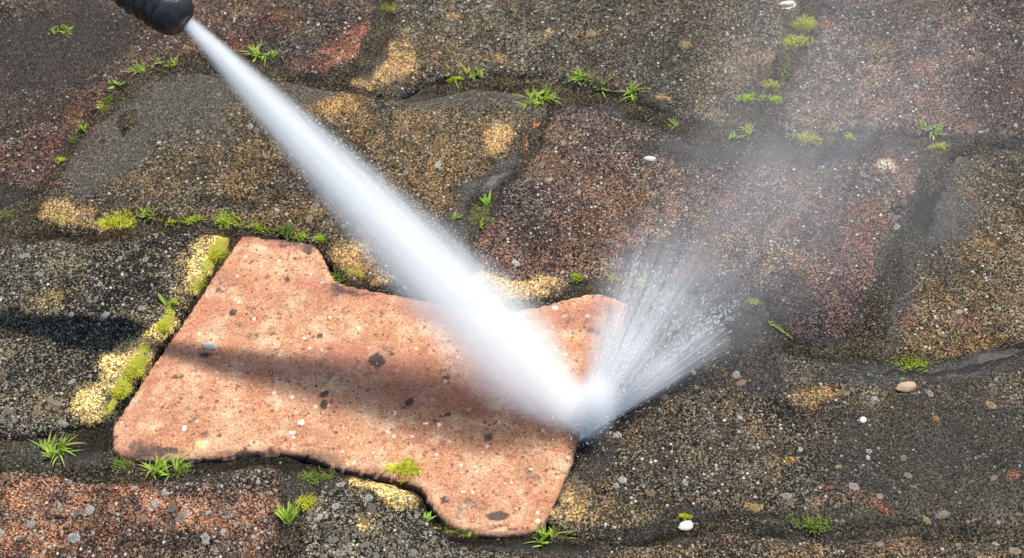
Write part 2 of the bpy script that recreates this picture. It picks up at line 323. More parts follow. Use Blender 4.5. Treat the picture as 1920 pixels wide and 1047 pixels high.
PATCH += patch('moss', [
 (406, 474, 22, 46, 35, .85), (372, 525, 16, 36, 35, .65), (256, 680, 20, 44, 35, .85), (228, 730, 18, 36, 35, .95), (320, 590, 14, 40, 35, .6), (205, 765, 10, 20, 35, .8), (215, 415, 40, 12, 0, .9), (110, 405, 26, 16, 0, .5), (305, 612, 14, 14, 0, 1.0),
 (1508, 45, 26, 16, 0, .62), (1486, 80, 26, 14, 0, .62), (1470, 120, 20, 40, 15, .4), (1445, 155, 28, 12, 10, .5), (660, 505, 40, 10, 10, .6), (1555, 260, 20, 10, 10, .45), (1700, 670, 40, 20, 0, .45), (575, 945, 18, 24, 0, .6), (1680, 1000, 60, 20, 0, .3), (1530, 970, 60, 12, 0, .3),
 (755, 880, 40, 12, 8, .95), (560, 845, 40, 10, 5, .45), (870, 995, 60, 6, 6, .7), (1300, 260, 60, 12, 0, .25), (60, 850, 100, 16, 0, .25), (900, 400, 30, 30, 0, .5), (190, 200, 20, 16, 0, .5), (730, 15, 24, 12, 0, .5), (1283, 968, 10, 6, 0, .8), (1075, 130, 60, 12, 10, .35), (940, 150, 40, 14, 0, .35),
])
TILE = []
TILE += patch('grime_shade', [
 (706, 677, 16, 11, 0, 1.3), (607, 739, 11, 7, -30, 1.2), (607, 759, 8, 8, 20, 1.2), (768, 754, 11, 7, -35, 1.2), (755, 766, 6, 4, 0, .9), (837, 709, 8, 7, 0, .9), (840, 778, 7, 6, 0, 1.0), (332, 707, 14, 5, 0, .8), (437, 586, 8, 7, 0, .9), (540, 524, 8, 6, 0, .8),
 (472, 577, 9, 4, 10, .7), (513, 626, 8, 5, 0, .8), (600, 630, 9, 6, 0, .8), (385, 665, 14, 6, -10, 1.0), (618, 655, 9, 6, 0, .55), (413, 547, 16, 6, 10, .6), (500, 520, 10, 8, -30, .45), (575, 462, 20, 14, 10, .7), (520, 448, 60, 6, 5, .7), (935, 968, 22, 9, 0, 1.25), (832, 938, 9, 6, 0, 1.0), (777, 846, 8, 5, 0, .6), (915, 820, 12, 8, 0, .7),  # oblong just below the white pebble is its cast shadow, painted in
 (875, 870, 9, 5, 0, .4), (990, 925, 10, 6, 0, .5), (1030, 880, 9, 6, 0, .5), (285, 850, 36, 12, -5, .75), (260, 835, 26, 12, 0, .5), (380, 815, 14, 9, 0, .55), (410, 815, 8, 6, 0, .7), (325, 760, 10, 6, 0, .6), (1110, 550, 16, 7, 0, .7), (1115, 622, 18, 6, 5, .7), (735, 665, 4, 3, 0, .8), (690, 730, 4, 3, 0, .9), (540, 708, 10, 5, 0, .45), (600, 745, 24, 10, 0, .25), (640, 575, 20, 8, 0, .2),
 (960, 900, 60, 40, 0, .22), (620, 560, 80, 14, 10, .22), (450, 660, 60, 14, 0, .2), (670, 790, 40, 14, 0, .15), (360, 770, 40, 20, 0, .2), (920, 990, 80, 6, 5, .6), (655, 540, 60, 8, 10, .5), (740, 553, 50, 8, 10, .4), (480, 440, 40, 5, 0, .6),
 (600, 845, 60, 7, 5, .5),
])
TILE += patch('grime_shade', [(250, 845, 50, 16, -5, .62), (310, 852, 60, 10, 0, .75), (480, 850, 60, 6, 0, .7), (690, 884, 60, 6, 8, .6), (560, 458, 60, 12, 5, .6), (660, 548, 70, 8, 8, .6), (420, 520, 50, 24, 30, .38), (560, 570, 60, 30, 0, .34), (640, 700, 120, 30, 5, .34), (450, 620, 60, 20, 0, .34), (900, 820, 60, 30, 0, .34), (880, 950, 60, 24, 0, .42), (1000, 880, 40, 40, 0, .40), (340, 780, 60, 30, 0, .36), (1090, 600, 60, 30, 0, .40), (730, 640, 80, 30, 0, .32), (600, 800, 90, 30, 0, .30), (1150, 580, 26, 20, 0, .5), (1060, 555, 60, 7, -5, .6)])
TILE += patch('pale', [
 (392, 650, 12, 6, 0, 1.3), (344, 803, 10, 8, 0, 1.3), (566, 792, 10, 10, 0, 1.2), (548, 812, 10, 8, 0, 1.1), (552, 836, 6, 5, 0, 1.1), (385, 830, 14, 9, 0, .8), (800, 795, 9, 7, 0, 1.1), (824, 798, 10, 6, 0, 1.2), (740, 775, 9, 7, 0, .9), (700, 848, 10, 7, 0, .8), (910, 846, 16, 5, 0, .7), (965, 825, 5, 8, 0, .8), (962, 880, 12, 8, -20, .6),
 (870, 922, 8, 8, 0, .9), (790, 717, 14, 8, 0, .5), (365, 730, 20, 8, 0, .5), (465, 475, 24, 12, 0, .5), (540, 500, 20, 14, 0, .4), (735, 628, 26, 10, 0, .45), (930, 930, 40, 16, 0, .3), (1040, 578, 12, 7, 0, 1.0), (1075, 567, 6, 4, 0, .8), (1120, 552, 12, 5, 0, 1.0), (480, 600, 40, 30, 0, .2), (430, 700, 60, 30, 0, .2), (500, 640, 50, 14, 0, .25), (290, 770, 30, 30, 0, .2), (980, 860, 60, 20, 0, .25),
 (330, 740, 26, 8, 0, .4), (350, 730, 16, 10, 0, .4), (505, 810, 20, 10, 0, .35), (700, 955, 14, 8, 0, .2),
])
TILE += patch('red', [
 (700, 680, 180, 40, 4, .75), (800, 740, 150, 36, 10, .7), (400, 560, 24, 110, 33, .5), (250, 790, 16, 60, 33, .5), (480, 450, 70, 16, 5, .7), (640, 545, 110, 18, 8, .8), (800, 585, 140, 22, 8, .7), (1080, 590, 90, 30, 0, .65), (300, 700, 14, 90, 33, .7), (960, 690, 80, 60, 0, .5), (880, 910, 60, 30, 0, .3), (530, 690, 90, 30, 0, .5), (1130, 600, 30, 60, 0, .6),
 (250, 840, 60, 20, 0, .5), (840, 960, 14, 40, -30, .4), (640, 480, 16, 50, -25, .55),
])
TILE += patch('tan', [(760, 880, 50, 10, 8, .5), (660, 600, 90, 20, 0, .25), (470, 500, 70, 20, 0, .2), (860, 990, 50, 10, 0, .6), (530, 725, 60, 10, 0, .2), (380, 830, 16, 14, 0, .6)])
TILE += patch('moss', [(755, 884, 38, 10, 8, 1.0), (770, 872, 8, 14, 0, .8), (560, 846, 30, 5, 4, .4), (870, 1000, 50, 5, 6, .9), (838, 985, 18, 6, 40, .8), (1000, 1002, 30, 4, 0, .3), (225, 800, 6, 20, 35, .25)])
TILE += patch('silt', [(300, 868, 70, 8, 0, .8), (450, 856, 80, 7, 0, .6), (1065, 900, 12, 60, 20, .55), (610, 862, 50, 8, 10, .7), (590, 855, 30, 10, 0, .6), (1140, 640, 20, 60, 0, .7)])
TILE += patch('wet', [(1120, 640, 30, 100, 10, .8), (1075, 880, 14, 60, 18, .8), (1050, 760, 80, 40, 0, .4)])

TILE = [(k, x, y, rx*.8, ry*.8, rot, st*.62) if k == 'pale' else (k, x, y, rx, ry, rot, st) for k, x, y, rx, ry, rot, st in TILE]
def patch_values(P, rows):
    """seven patch strengths for the ground points P (n,3)"""
    px, py = to_px(P)
    wx = fbm(P[:, 0], P[:, 1], .018, 4, 3.1)*26; wy = fbm(P[:, 0], P[:, 1], .018, 4, 8.7)*20
    out = np.zeros((len(P), 8))
    for k, x, y, rx, ry, rot, s in rows:
        if s == 0: continue
        m = min(1.0, max(rx, ry)/60.0)
        dx = px+wx*m-x; dy = py+wy*m-y
        c, sn = math.cos(math.radians(rot)), math.sin(math.radians(rot))
        a = (dx*c+dy*sn)/rx; b = (-dx*sn+dy*c)/ry
        d = np.sqrt(a*a+b*b)
        v = s*(1-sstep(.45, 1.35, d))
        out[:, CH[k]] = np.maximum(out[:, CH[k]], v)
    return np.clip(out, 0, 1.3)

# ------------------------------------------------------------------ outlines
def chaikin(pts, it=3):
    pts = [(p[0], p[1], len(p) > 2) for p in pts]
    for _ in range(it):
        q = []
        n = len(pts)
        for i in range(n):
            a = pts[i]; b = pts[(i+1) % n]
            if a[2]: q.append(a)
            else: q.append((a[0]*.75+b[0]*.25, a[1]*.75+b[1]*.25, False))
            if not b[2]: q.append((a[0]*.25+b[0]*.75, a[1]*.25+b[1]*.75, False))
        pts = q
    return np.array([(p[0], p[1]) for p in pts])
def resample(P, step):
    Q = np.vstack([P, P[:1]]); seg = np.linalg.norm(np.diff(Q, axis=0), axis=1)
    L = np.concatenate([[0], np.cumsum(seg)]); n = max(8, int(L[-1]/step))
    t = np.linspace(0, L[-1], n, endpoint=False)
    return np.stack([np.interp(t, L, Q[:, 0]), np.interp(t, L, Q[:, 1])], 1)
def sdf(pts, poly):
    """distance inside (+) or outside (-) and nearest outline point"""
    n = len(pts); best = np.full(n, 1e9); near = np.zeros((n, 2)); ins = np.zeros(n, bool)
    A = poly; B = np.roll(poly, -1, 0)
    for s in range(0, n, 4000):
        p = pts[s:s+4000, None, :]
        ab = (B-A)[None]; ap = p-A[None]
        t = np.clip((ap*ab).sum(2)/((ab*ab).sum(2)+1e-18), 0, 1)
        c = A[None]+ab*t[..., None]
        d = ((p-c)**2).sum(2); j = d.argmin(1)
        ar = np.arange(len(j))
        best[s:s+4000] = np.sqrt(d[ar, j]); near[s:s+4000] = c[ar, j]
        y = p[..., 1]; x = p[..., 0]
        cr = ((A[None, :, 1] > y) != (B[None, :, 1] > y))
        xi = A[None, :, 0]+(y-A[None, :, 1])/(B[None, :, 1]-A[None, :, 1]+1e-18)*(B-A)[None, :, 0]
        ins[s:s+4000] = (np.sum(cr & (x < xi), 1) % 2) == 1
    return np.where(ins, best, -best), near

def mesh_obj(name, V, Fc, mats, parent=None, smooth=True, attrs=None, mat_idx=None):
    me = bpy.data.meshes.new(name)
    me.from_pydata([tuple(v) for v in V], [], [tuple(f) for f in Fc]); 
    for m in (mats if isinstance(mats, list) else [mats]): me.materials.append(m)
    if smooth: me.polygons.foreach_set('use_smooth', np.ones(len(me.polygons), bool))
    if mat_idx is not None: me.polygons.foreach_set('material_index', np.asarray(mat_idx, np.int32))
    for k, a in (attrs or {}).items():
        at_ = me.attributes.new(k, 'FLOAT_COLOR', 'POINT'); at_.data.foreach_set('color', np.asarray(a, np.float32).ravel())
    me.update()
    o = bpy.data.objects.new(name, me); sc.collection.objects.link(o)
    if parent is not None: o.parent = parent
    return o
def tag(o, label=None, cat=None, group=None, kind=None):
    if label: o['label'] = label
    if cat: o['category'] = cat
    if group: o['group'] = group
    if kind: o['kind'] = kind
    return o

class Stone:
    def __init__(s, key, pts, grow=0.0, rim=.011, drop=.0044, seed=0.0, und=.0018, edge=.0026, tilt=(0, 0), lift=0.0, rows=None, crisp=None):
        s.key = key; s.seed = seed; s.rim = rim; s.drop = drop; s.und = und; s.tilt = tilt; s.lift = lift; s.crisp = crisp
        px = chaikin(pts)
        g = np.array([at(x, y)[:2] for x, y in px])
        g = resample(g, .0028)
        # worn outline
        nrm = np.roll(g, -1, 0)-np.roll(g, 1, 0); nrm = np.stack([nrm[:, 1], -nrm[:, 0]], 1)/(np.linalg.norm(nrm, axis=1)[:, None]+1e-12)
        sgn = 1 if np.sum(g[:, 0]*np.roll(g[:, 1], -1)-np.roll(g[:, 0], -1)*g[:, 1]) > 0 else -1
        s.poly = g+nrm*(grow*sgn+(fbm(g[:, 0], g[:, 1], .010, 4, seed+5)+.9*fbm(g[:, 0], g[:, 1], .035, 2, seed+6))*edge)[:, None]
        s.cen = s.poly.mean(0); s.rows = PATCH if rows is None else rows
    def height(s, p, d=None):
        if d is None: d, _ = sdf(p, s.poly)
        x, y = p[:, 0], p[:, 1]
        rim = s.rim*(1+.8*fbm(x, y, .022, 3, s.seed+2))
        if s.crisp is not None:
            gx, gy = to_px(np.stack([x, y, x*0], 1)); k = s.crisp(gx, gy)
            rim = rim*(1-k)+.0016*k
        e = np.clip(1-np.clip(d, 0, None)/np.maximum(rim, .001), 0, 1)
        z = -s.drop*e**2.2
        z = z+s.und*fbm(x, y, .055, 3, s.seed+9)+.0006*fbm(x, y, .011, 4, s.seed+1)*(1 if s.und > .001 else .35)
        z = z+s.lift+s.tilt[0]*(x-s.cen[0])+s.tilt[1]*(y-s.cen[1])
        return z
    def build(s, mat, label, step=.0018):
        lo = s.poly.min(0)-step; hi = s.poly.max(0)+step
        nx = int((hi[0]-lo[0])/step)+2; ny = int((hi[1]-lo[1])/step)+2
        X, Y = np.meshgrid(lo[0]+np.arange(nx)*step, lo[1]+np.arange(ny)*step)
        P = np.stack([X.ravel(), Y.ravel()], 1)
        d, near = sdf(P, s.poly)
        D2 = d.reshape(ny, nx)
        keep = (D2 > 0); cell = (keep[:-1, :-1].astype(int)+keep[1:, :-1]+keep[:-1, 1:]+keep[1:, 1:]) >= 2
        snap = np.abs(d) < step*.5
        use = d < 0
        P2 = np.where((snap | use)[:, None], near, P); d2 = np.where(snap | use, 0, d)
        jj, ii = np.nonzero(cell)
        a = jj*nx+ii; quads = np.stack([a, a+1, a+nx+1, a+nx], 1)
        used = np.unique(quads); mp = -np.ones(nx*ny, np.int64); mp[used] = np.arange(len(used))
        quads = mp[quads]; P2 = P2[used]; d2 = d2[used]
        z = s.height(P2, d2)
        V = np.column_stack([P2, z])
        # skirt
        e = {}
        for qd in quads:
            for k in range(4):
                u, v = int(qd[k]), int(qd[(k+1) % 4])
                if (v, u) in e: del e[(v, u)]
                else: e[(u, v)] = 1
        bv = sorted({u for u, v in e}|{v for u, v in e}); bi = {u: len(V)+k for k, u in enumerate(bv)}
        low = V[bv].copy(); low[:, 2] = -.034
        pv = patch_values(V, s.rows)
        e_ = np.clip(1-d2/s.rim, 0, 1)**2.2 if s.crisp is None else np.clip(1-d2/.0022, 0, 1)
        pv[:, 6] = np.maximum(pv[:, 6], sstep(.25, .8, e_)*(.9 if s.crisp is None else 1.0))  # rim and sides darkened: stain plus shade painted into the colour
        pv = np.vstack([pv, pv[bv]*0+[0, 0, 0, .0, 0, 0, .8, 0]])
        V = np.vstack([V, low])
        faces = [tuple(f) for f in quads.tolist()]+[(v, u, bi[u], bi[v]) for u, v in e]
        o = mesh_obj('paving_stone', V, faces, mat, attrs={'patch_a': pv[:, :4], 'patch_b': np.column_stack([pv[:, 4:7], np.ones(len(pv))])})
        tag(o, label, 'paving stone', 'paving stones laid in interlocking rows')
        s.obj = o
        return o

M = {}
SC = (.045, .040, .031)
M['dark_tan'] = stone_material('grimy_buff_stone', (.013, .0115, .009), (.100, .080, .052), (.30, .245, .165), .60, 1.0, tanc=(.25, .16, .07), siltc=(.088, .080, .064))
M['dark'] = stone_material('black_crusted_stone', (.009, .009, .0085), (.075, .066, .052), (.34, .31, .24), .42, 2.3, crust=.8, tanc=(.44, .32, .12), siltc=SC)
M['top'] = stone_material('dark_speckled_stone', (.013, .0125, .011), (.090, .080, .062), (.30, .265, .20), .55, 3.7, tanc=(.26, .165, .07), siltc=SC)
M['redbrown'] = stone_material('grimy_red_stone', (.017, .0125, .0115), (.088, .060, .050), (.30, .23, .19), .55, 5.1, redc=(.23, .085, .055), siltc=(.040, .034, .028))
M['redbrown_fine'] = stone_material('fine_grained_red_stone', (.015, .0115, .0115), (.080, .057, .053), (.33, .265, .24), .56, 6.9, redc=(.155, .066, .05), siltc=(.046, .043, .037))
M['orange'] = stone_material('half_clean_orange_stone', (.013, .009, .008), (.10, .060, .045), (.34, .26, .20), .50, 8.2, redc=(.32, .145, .08), siltc=SC, crust=1.3)
M['mud'] = stone_material('muddy_brown_stone', (.015, .013, .011), (.070, .058, .043), (.24, .20, .15), .50, 9.9, siltc=(.046, .039, .029))
M['clean'] = clean_material(); M['silt'] = silt_material()

T = 1
tile_pts = [(450, 437, T), (520, 441), (592, 450), (606, 470), (622, 512), (645, 530), (760, 548), (880, 572), (985, 575), (1050, 558), (1105, 543), (1150, 548), (1186, 566, T), (1150, 650), (1105, 770),
            (1074, 865, T), (1048, 935), (1022, 986), (985, 1001), (920, 1003), (866, 996), (828, 975), (806, 945), (788, 912), (750, 900), (680, 884), (625, 876), (570, 850), (500, 846), (430, 853), (340, 862), (240, 862), (203, 850), (206, 796, T)]
def tile_crisp(x, y):
    left = np.exp(-((x-(450-(y-437)*.68))/40)**2)
    right = sstep(960, 1010, x)*sstep(840, 880, y)
    notch = sstep(560, 600, x)*(1-sstep(650, 700, x))*(1-sstep(540, 600, y))
    return np.clip(left+right+notch+.5, 0, 1)
STONES = [
 (Stone('tl', grow=.0042, pts=[(-160, -160), (730, -160), (712, 0), (690, 60), (655, 118), (600, 142), (520, 128), (440, 108), (320, 108), (245, 140), (200, 180), (140, 238), (105, 295), (65, 352), (0, 385), (-160, 420)], seed=1.3, rim=.014), 'redbrown',
  'reddish brown grimy paving stone filling the top left corner under the black nozzle'),
 (Stone('tc', grow=.0042, pts=[(750, -160), (736, 0), (742, 50), (706, 100), (655, 140), (660, 162), (720, 172), (775, 160), (850, 135), (930, 128), (1010, 140), (1090, 152), (1150, 165), (1215, 190), (1290, 228), (1390, 240), (1425, 200), (1440, 150), (1472, 95), (1500, 30), (1520, -160)], seed=2.9, rim=.012), 'top',
  'wide dark grey speckled stone along the top edge with ochre corner at its lower left'),
 (Stone('tr', grow=.0042, pts=[(1560, -160), (1545, 0), (1510, 90), (1470, 170), (1452, 235), (1500, 262), (1600, 245), (1710, 238), (1790, 262), (1880, 262), (2120, 250), (2120, -160)], seed=4.2, rim=.012, lift=-.0005), 'redbrown_fine',
  'purplish paving stone in the top right corner seen through drifting mist'),
 (Stone('ml', grow=.0028, pts=[(325, 122), (260, 152), (215, 200), (160, 250), (122, 306), (85, 360), (70, 405), (110, 428), (170, 438), (230, 424), (290, 406), (370, 412), (450, 420), (540, 436), (606, 450), (632, 505), (660, 528), (760, 535), (860, 540), (872, 490), (880, 440), (868, 400), (880, 355), (950, 318), (985, 285), (1005, 235), (1030, 190), (985, 172), (900, 160), (850, 170), (770, 190), (690, 180), (600, 160), (500, 142), (420, 130)], seed=5.5, rim=.013, und=.0021), 'dark_tan',
  'brown and buff lichened stone behind the water jet above the washed orange stone'),
 (Stone('mr', grow=.0028, pts=[(1045, 188), (1120, 192), (1190, 208), (1260, 250), (1400, 288), (1500, 300), (1600, 282), (1720, 268), (1742, 300), (1732, 345), (1700, 420), (1668, 500), (1628, 575), (1612, 640), (1560, 655), (1490, 636), (1452, 600), (1436, 565), (1380, 545), (1280, 532), (1160, 530), (1095, 526), (1050, 545), (985, 565), (925, 560), (885, 530), (880, 480), (898, 430), (925, 385), (960, 345), (1000, 300), (1018, 250)], seed=6.1, rim=.012), 'redbrown_fine',
  'large purplish red stone right of the jet with the spray fanning over it'),
 (Stone('fr', grow=.0042, pts=[(1768, 300), (1830, 282), (1900, 285), (2120, 275), (2120, 610), (1990, 622), (1900, 640), (1800, 672), (1720, 680), (1660, 655), (1668, 590), (1700, 500), (1745, 430), (1762, 350)], seed=7.7, rim=.014), 'dark_tan',
  'grey brown speckled stone at the right edge below the big grass tuft'),
 (Stone('l', [(-160, 440), (0, 436), (80, 440), (160, 450), (230, 436), (290, 420), (370, 424), (438, 432, T), (320, 612), (196, 796, T), (120, 815), (0, 820), (-160, 830)], seed=8.4, rim=.008, und=.0021), 'dark',
  'black crusted stone at the left edge with yellow mossy rim against the orange stone'),
 (Stone('clean', tile_pts, seed=9.6, rim=.0035, und=.0009, drop=.0035, edge=.0003, lift=-.0016, rows=TILE, crisp=tile_crisp), 'clean',
  'freshly washed bright orange paving stone at the foot of the water jet'),
 (Stone('bl', [(-160, 880), (0, 866), (100, 884), (200, 892), (300, 892), (400, 876), (480, 864), (530, 868), (556, 896), (540, 950), (525, 1000), (510, 1230), (-160, 1230)], seed=10.2, rim=.010), 'orange',
  'orange red stone with black crust and white lichen dots in the bottom left corner'),
 (Stone('bc', [(586, 886), (640, 884), (740, 904), (786, 922), (802, 962), (830, 1000), (880, 1022), (950, 1024), (1010, 1036), (1035, 1070), (1050, 1230), (535, 1230), (548, 1030), (566, 960), (575, 910)], seed=11.8, rim=.009), 'dark',
  'black speckled stone at the bottom edge with a pale ochre corner under the orange stone'),
 (Stone('br', grow=.0042, pts=[(1192, 572), (1260, 560), (1400, 572), (1432, 610), (1470, 645), (1560, 672), (1650, 690), (1720, 706), (1800, 700), (1900, 665), (2120, 640), (2120, 985), (1900, 1000), (1700, 975), (1560, 985), (1440, 965), (1350, 958), (1280, 978), (1200, 996), (1120, 1000), (1040, 975), (1034, 960), (1096, 860), (1140, 730)], seed=12.5, rim=.010, und=.0021), 'top',
  'big dark gritty stone filling the lower right beside the point of impact'),
 (Stone('b', grow=.0042, pts=[(1065, 1040), (1180, 1022), (1300, 1000), (1440, 992), (1560, 1010), (1700, 1000), (1900, 1022), (2120, 1010), (2120, 1230), (1075, 1230)], seed=13.3, rim=.012, lift=-.001), 'mud',
  'muddy brown stone showing as a strip along the bottom right edge'),
]
for st, m, lab in STONES: st.build(M[m], lab)

# ------------------------------------------------------------------ joint silt: one ground sheet
def ground_z(P):
    x, y = P[:, 0], P[:, 1]
    z = -.0030+.0019*fbm(x, y, .028, 4, 40)+.0008*fbm(x, y, .007, 3, 44)
    px, py = to_px(np.column_stack([x, y, x*0]))
    for (cx, cy, rx, ry, rot, h) in GROUND_BUMPS:
        dx = px-cx; dy = py-cy; c, sn = math.cos(math.radians(rot)), math.sin(math.radians(rot))
        a = (dx*c+dy*sn)/rx; b = (-dx*sn+dy*c)/ry
        z = z+h*np.exp(-(a*a+b*b))
    T_ = STONES[7][0]; k = ((P[:, :2] > T_.poly.min(0)) & (P[:, :2] < T_.poly.max(0))).all(1)
    if k.any():   # the washed stone is swept clean: no silt above it
        d, _n = sdf(P[k][:, :2], T_.poly); z[k] -= .012*sstep(.0, .005, d)
    return z
GROUND_BUMPS = [(230, 230, 70, 30, -45, .0035), (430, 120, 130, 22, 0, .003), (700, 90, 20, 60, 30, .003), (1480, 100, 30, 80, 15, .003), (1560, 265, 130, 18, 0, .003), (1750, 330, 40, 60, 20, .003), (1650, 600, 30, 100, 10, .003),
                (1530, 660, 100, 16, 4, .003), (60, 850, 120, 20, 5, .0015), (1500, 985, 200, 16, 0, .003), (930, 335, 60, 16, -35, .0010), (1240, 225, 110, 20, 12, .002),
                (320, 620, 12, 200, 33, -.006), (1050, 930, 10, 90, 22, -.005), (612, 480, 10, 50, -20, -.006), (500, 858, 160, 9, 0, -.004), (700, 895, 90, 10, 10, -.004), (800, 950, 20, 50, -30, -.005), (900, 1012, 90, 9, 0, -.004), (1830, 690, 100, 12, -14, -.002), (780, 172, 40, 8, 0, -.003)]
def axis(a, b, step, far):
    core = np.arange(a, b, step); out = []
    d = step*2; x = b
    while x < far: out.append(x); x += d; d *= 1.35
    neg = []; d = step*2; x = a-step
    while x > -far: neg.append(x); x -= d; d *= 1.35
    return np.array(neg[::-1]+list(core)+out)
xs = axis(-.37, .37, .0022, 30); ys = axis(-.26, .36, .0022, 30)
X, Y = np.meshgrid(xs, ys); G = np.column_stack([X.ravel(), Y.ravel(), np.zeros(X.size)])
inn = (np.abs(G[:, 0]) < .6) & (np.abs(G[:, 1]) < .6)
G[:, 2] = -.0042; G[inn, 2] = ground_z(G[inn])
gp = np.zeros((len(G), 8)); gp[inn] = patch_values(G[inn], PATCH+patch('tan', [(200, 440, 140, 12, -4, .8), (1800, 695, 140, 16, -14, .8), (790, 180, 60, 10, 0, .9), (880, 1005, 80, 8, 0, .6)])
      + patch('grime_shade', [(320, 620, 22, 220, 33, 1.2), (1050, 930, 18, 100, 22, 1.0), (612, 480, 16, 60, -20, 1.0), (500, 868, 160, 18, 0, 1.0), (700, 898, 90, 14, 10, 1.1), (805, 955, 20, 60, -30, 1.1), (930, 1015, 110, 14, 0, 1.1), (1210, 1008, 120, 12, 0, .9), (1300, 260, 120, 14, 5, .4), (900, 400, 50, 50, 0, .4), (520, 432, 80, 8, 5, .9)]))  # strips along gaps round the washed stone: recess shade painted onto the silt
nx = len(xs); idx = np.arange(len(G)).reshape(len(ys), nx)
qf = np.stack([idx[:-1, :-1].ravel(), idx[:-1, 1:].ravel(), idx[1:, 1:].ravel(), idx[1:, :-1].ravel()], 1)
ground = mesh_obj('ground', G, qf.tolist(), M['silt'], attrs={'patch_a': gp[:, :4], 'patch_b': np.column_stack([gp[:, 4:7], np.ones(len(gp))])})
tag(ground, 'grey brown silt and earth filling the joints between the paving stones', None, None, 'structure')

def surf(x, y):
    """height of whatever lies on top at ground point x, y, and the stone there"""
    p = np.array([[x, y]]); z = ground_z(p)[0]; hit = None
    for st, _, _ in STONES:
        if (p[0] < st.poly.min(0)).any() or (p[0] > st.poly.max(0)).any(): continue
        d, _n = sdf(p, st.poly)
        if d[0] > 0:
            h = st.height(p, d)[0]
            if h > z: z = h; hit = st
    return z, hit

# ------------------------------------------------------------------ lichen crusts, a part of each stone
q = NT('lichen_crust')
at_ = q.n('ShaderNodeAttribute', attribute_name='tint')
tc = q.n('ShaderNodeTexCoord').outputs['Object']
nf = q.noise(tc, 1400, 3, .6)
q.bsdf(Base_Color=q.mix(q.rng(nf, .38, .62, 0, .8), at_.outputs['Color'], (.075, .068, .054)), Specular_IOR_Level=.1, Roughness=.9, Normal=q.bump(nf, .0004, .7))
M['lichen'] = q.m
rnd = random.Random(11)
def lichen(st, n, rmin, rmax, palette, fixed=(), power=2.6):
    V = []; Fc = []; Tn = []
    lo = st.poly.min(0); hi = st.poly.max(0)
    rs = np.random.RandomState(int(st.seed*10))
    pts = rs.uniform(lo, hi, (n*6, 2))
    px, py = to_px(np.column_stack([pts, pts[:, 0]*0]))
    cl = fbm(pts[:, 0], pts[:, 1], .05, 3, st.seed+30)
    ok = (px > -60) & (px < 1980) & (py > -60) & (py < 1100) & (cl+rs.uniform(-.5, .5, len(pts)) > 0)
    pts = pts[ok]
    d, _n = sdf(pts, st.poly); pts = pts[d > .004][:int(n*.8)]; rmax = rmax*.62
    spots = [(p[0], p[1], rmin+(rmax-rmin)*rs.uniform()**power, None) for p in pts]
    for f in fixed:
        g = at(f[0], f[1]); spots.append((g[0], g[1], f[2]*.00023, f[3] if len(f) > 3 else None))
    cen = np.array([(s_[0], s_[1]) for s_ in spots])
    for (x, y, r, colr) in spots:
        k = 9 if r < .0016 else 14
        ph = rnd.uniform(0, 7); lob = rnd.uniform(.15, .45); asp = rnd.uniform(.72, 1.0); ta = rnd.uniform(0, 3.14)
        c = colr or rnd.choice(palette); j = rnd.uniform(.75, 1.15); c = tuple(min(.7, v*j*(.5 if st.key != 'clean' else .62)) for v in c)
        ring = rnd.random() < .45 and r > .0008 and st.key != 'clean'
        base = len(V)
        P = [(x, y)]
        for rr in (.55, .86, 1.0):
            for a in range(k):
                t = 2*math.pi*a/k
                q_ = r*.82*rr*(1+lob*math.sin(2*t+ph)*.6+lob*math.sin(5*t+ph*2)*.6*rnd.uniform(.5, 1.3))
                u, v = q_*math.cos(t), q_*math.sin(t)*asp
                P.append((x+u*math.cos(ta)-v*math.sin(ta), y+u*math.sin(ta)+v*math.cos(ta)))
        P = np.array(P); z = st.height(P)
        th = min(.00022, r*.2)
        hh = [th*(.35 if ring else 1.0)]+[th*(.7 if ring else .95)]*k+[th]*k+[-.0003]*k
        cc = [tuple(v*(.38 if ring else 1.0) for v in c)]+[tuple(v*(.75 if ring else .97) for v in c)]*k+[c]*k+[tuple(v*.8 for v in c)]*k
        for (a, b), zz, h in zip(P, z, hh): V.append((a, b, zz+h))
        Tn += [cl_+(1,) for cl_ in cc]
        for a in range(k):
            b = (a+1) % k
            Fc.append((base, base+1+a, base+1+b))
            for L in range(2):
                Fc.append((base+1+L*k+a, base+1+(L+1)*k+a, base+1+(L+1)*k+b, base+1+L*k+b))
    o = mesh_obj('lichen', V, Fc, M['lichen'], parent=st.obj, attrs={'tint': Tn})
    o['kind'] = 'stuff'
    return o
W_ = (.66, .64, .58); G_ = (.32, .31, .27); P_ = (.46, .35, .31); O_ = (.48, .28, .10); Y_ = (.42, .34, .20)
SD = {st.key: st for st, _, _ in STONES}
lichen(SD['tl'], 330, .0004, .0017, [W_, P_, P_, G_], [(277, 28, 5), (265, 30, 4), (310, 51, 4), (272, 60, 6), (216, 40, 5), (250, 52, 4), (303, 83, 5), (324, 73, 5), (330, 78, 5), (345, 90, 8), (262, 95, 6), (260, 90, 5), (240, 63, 5), (335, 42, 6), (558, 90, 7, (.75, .73, .68)), (130, 104, 5), (420, 55, 7), (470, 25, 8), (500, 60, 5), (380, 20, 5)], 2.0)
lichen(SD['tc'], 420, .0004, .0015, [G_, W_, Y_, G_], [(776, 13, 10), (915, 12, 9), (917, 16, 8), (1053, 7, 8), (940, 65, 10), (790, 46, 5), (850, 33, 12, O_), (1028, 65, 10, O_), (1112, 64, 11, Y_), (1285, 85, 10, Y_), (1283, 98, 6), (1252, 58, 6), (1415, 73, 9), (1340, 15, 7), (1316, 97, 6), (860, 10, 8, G_), (1268, 5, 10, Y_), (880, 92, 8), (1000, 85, 7)])
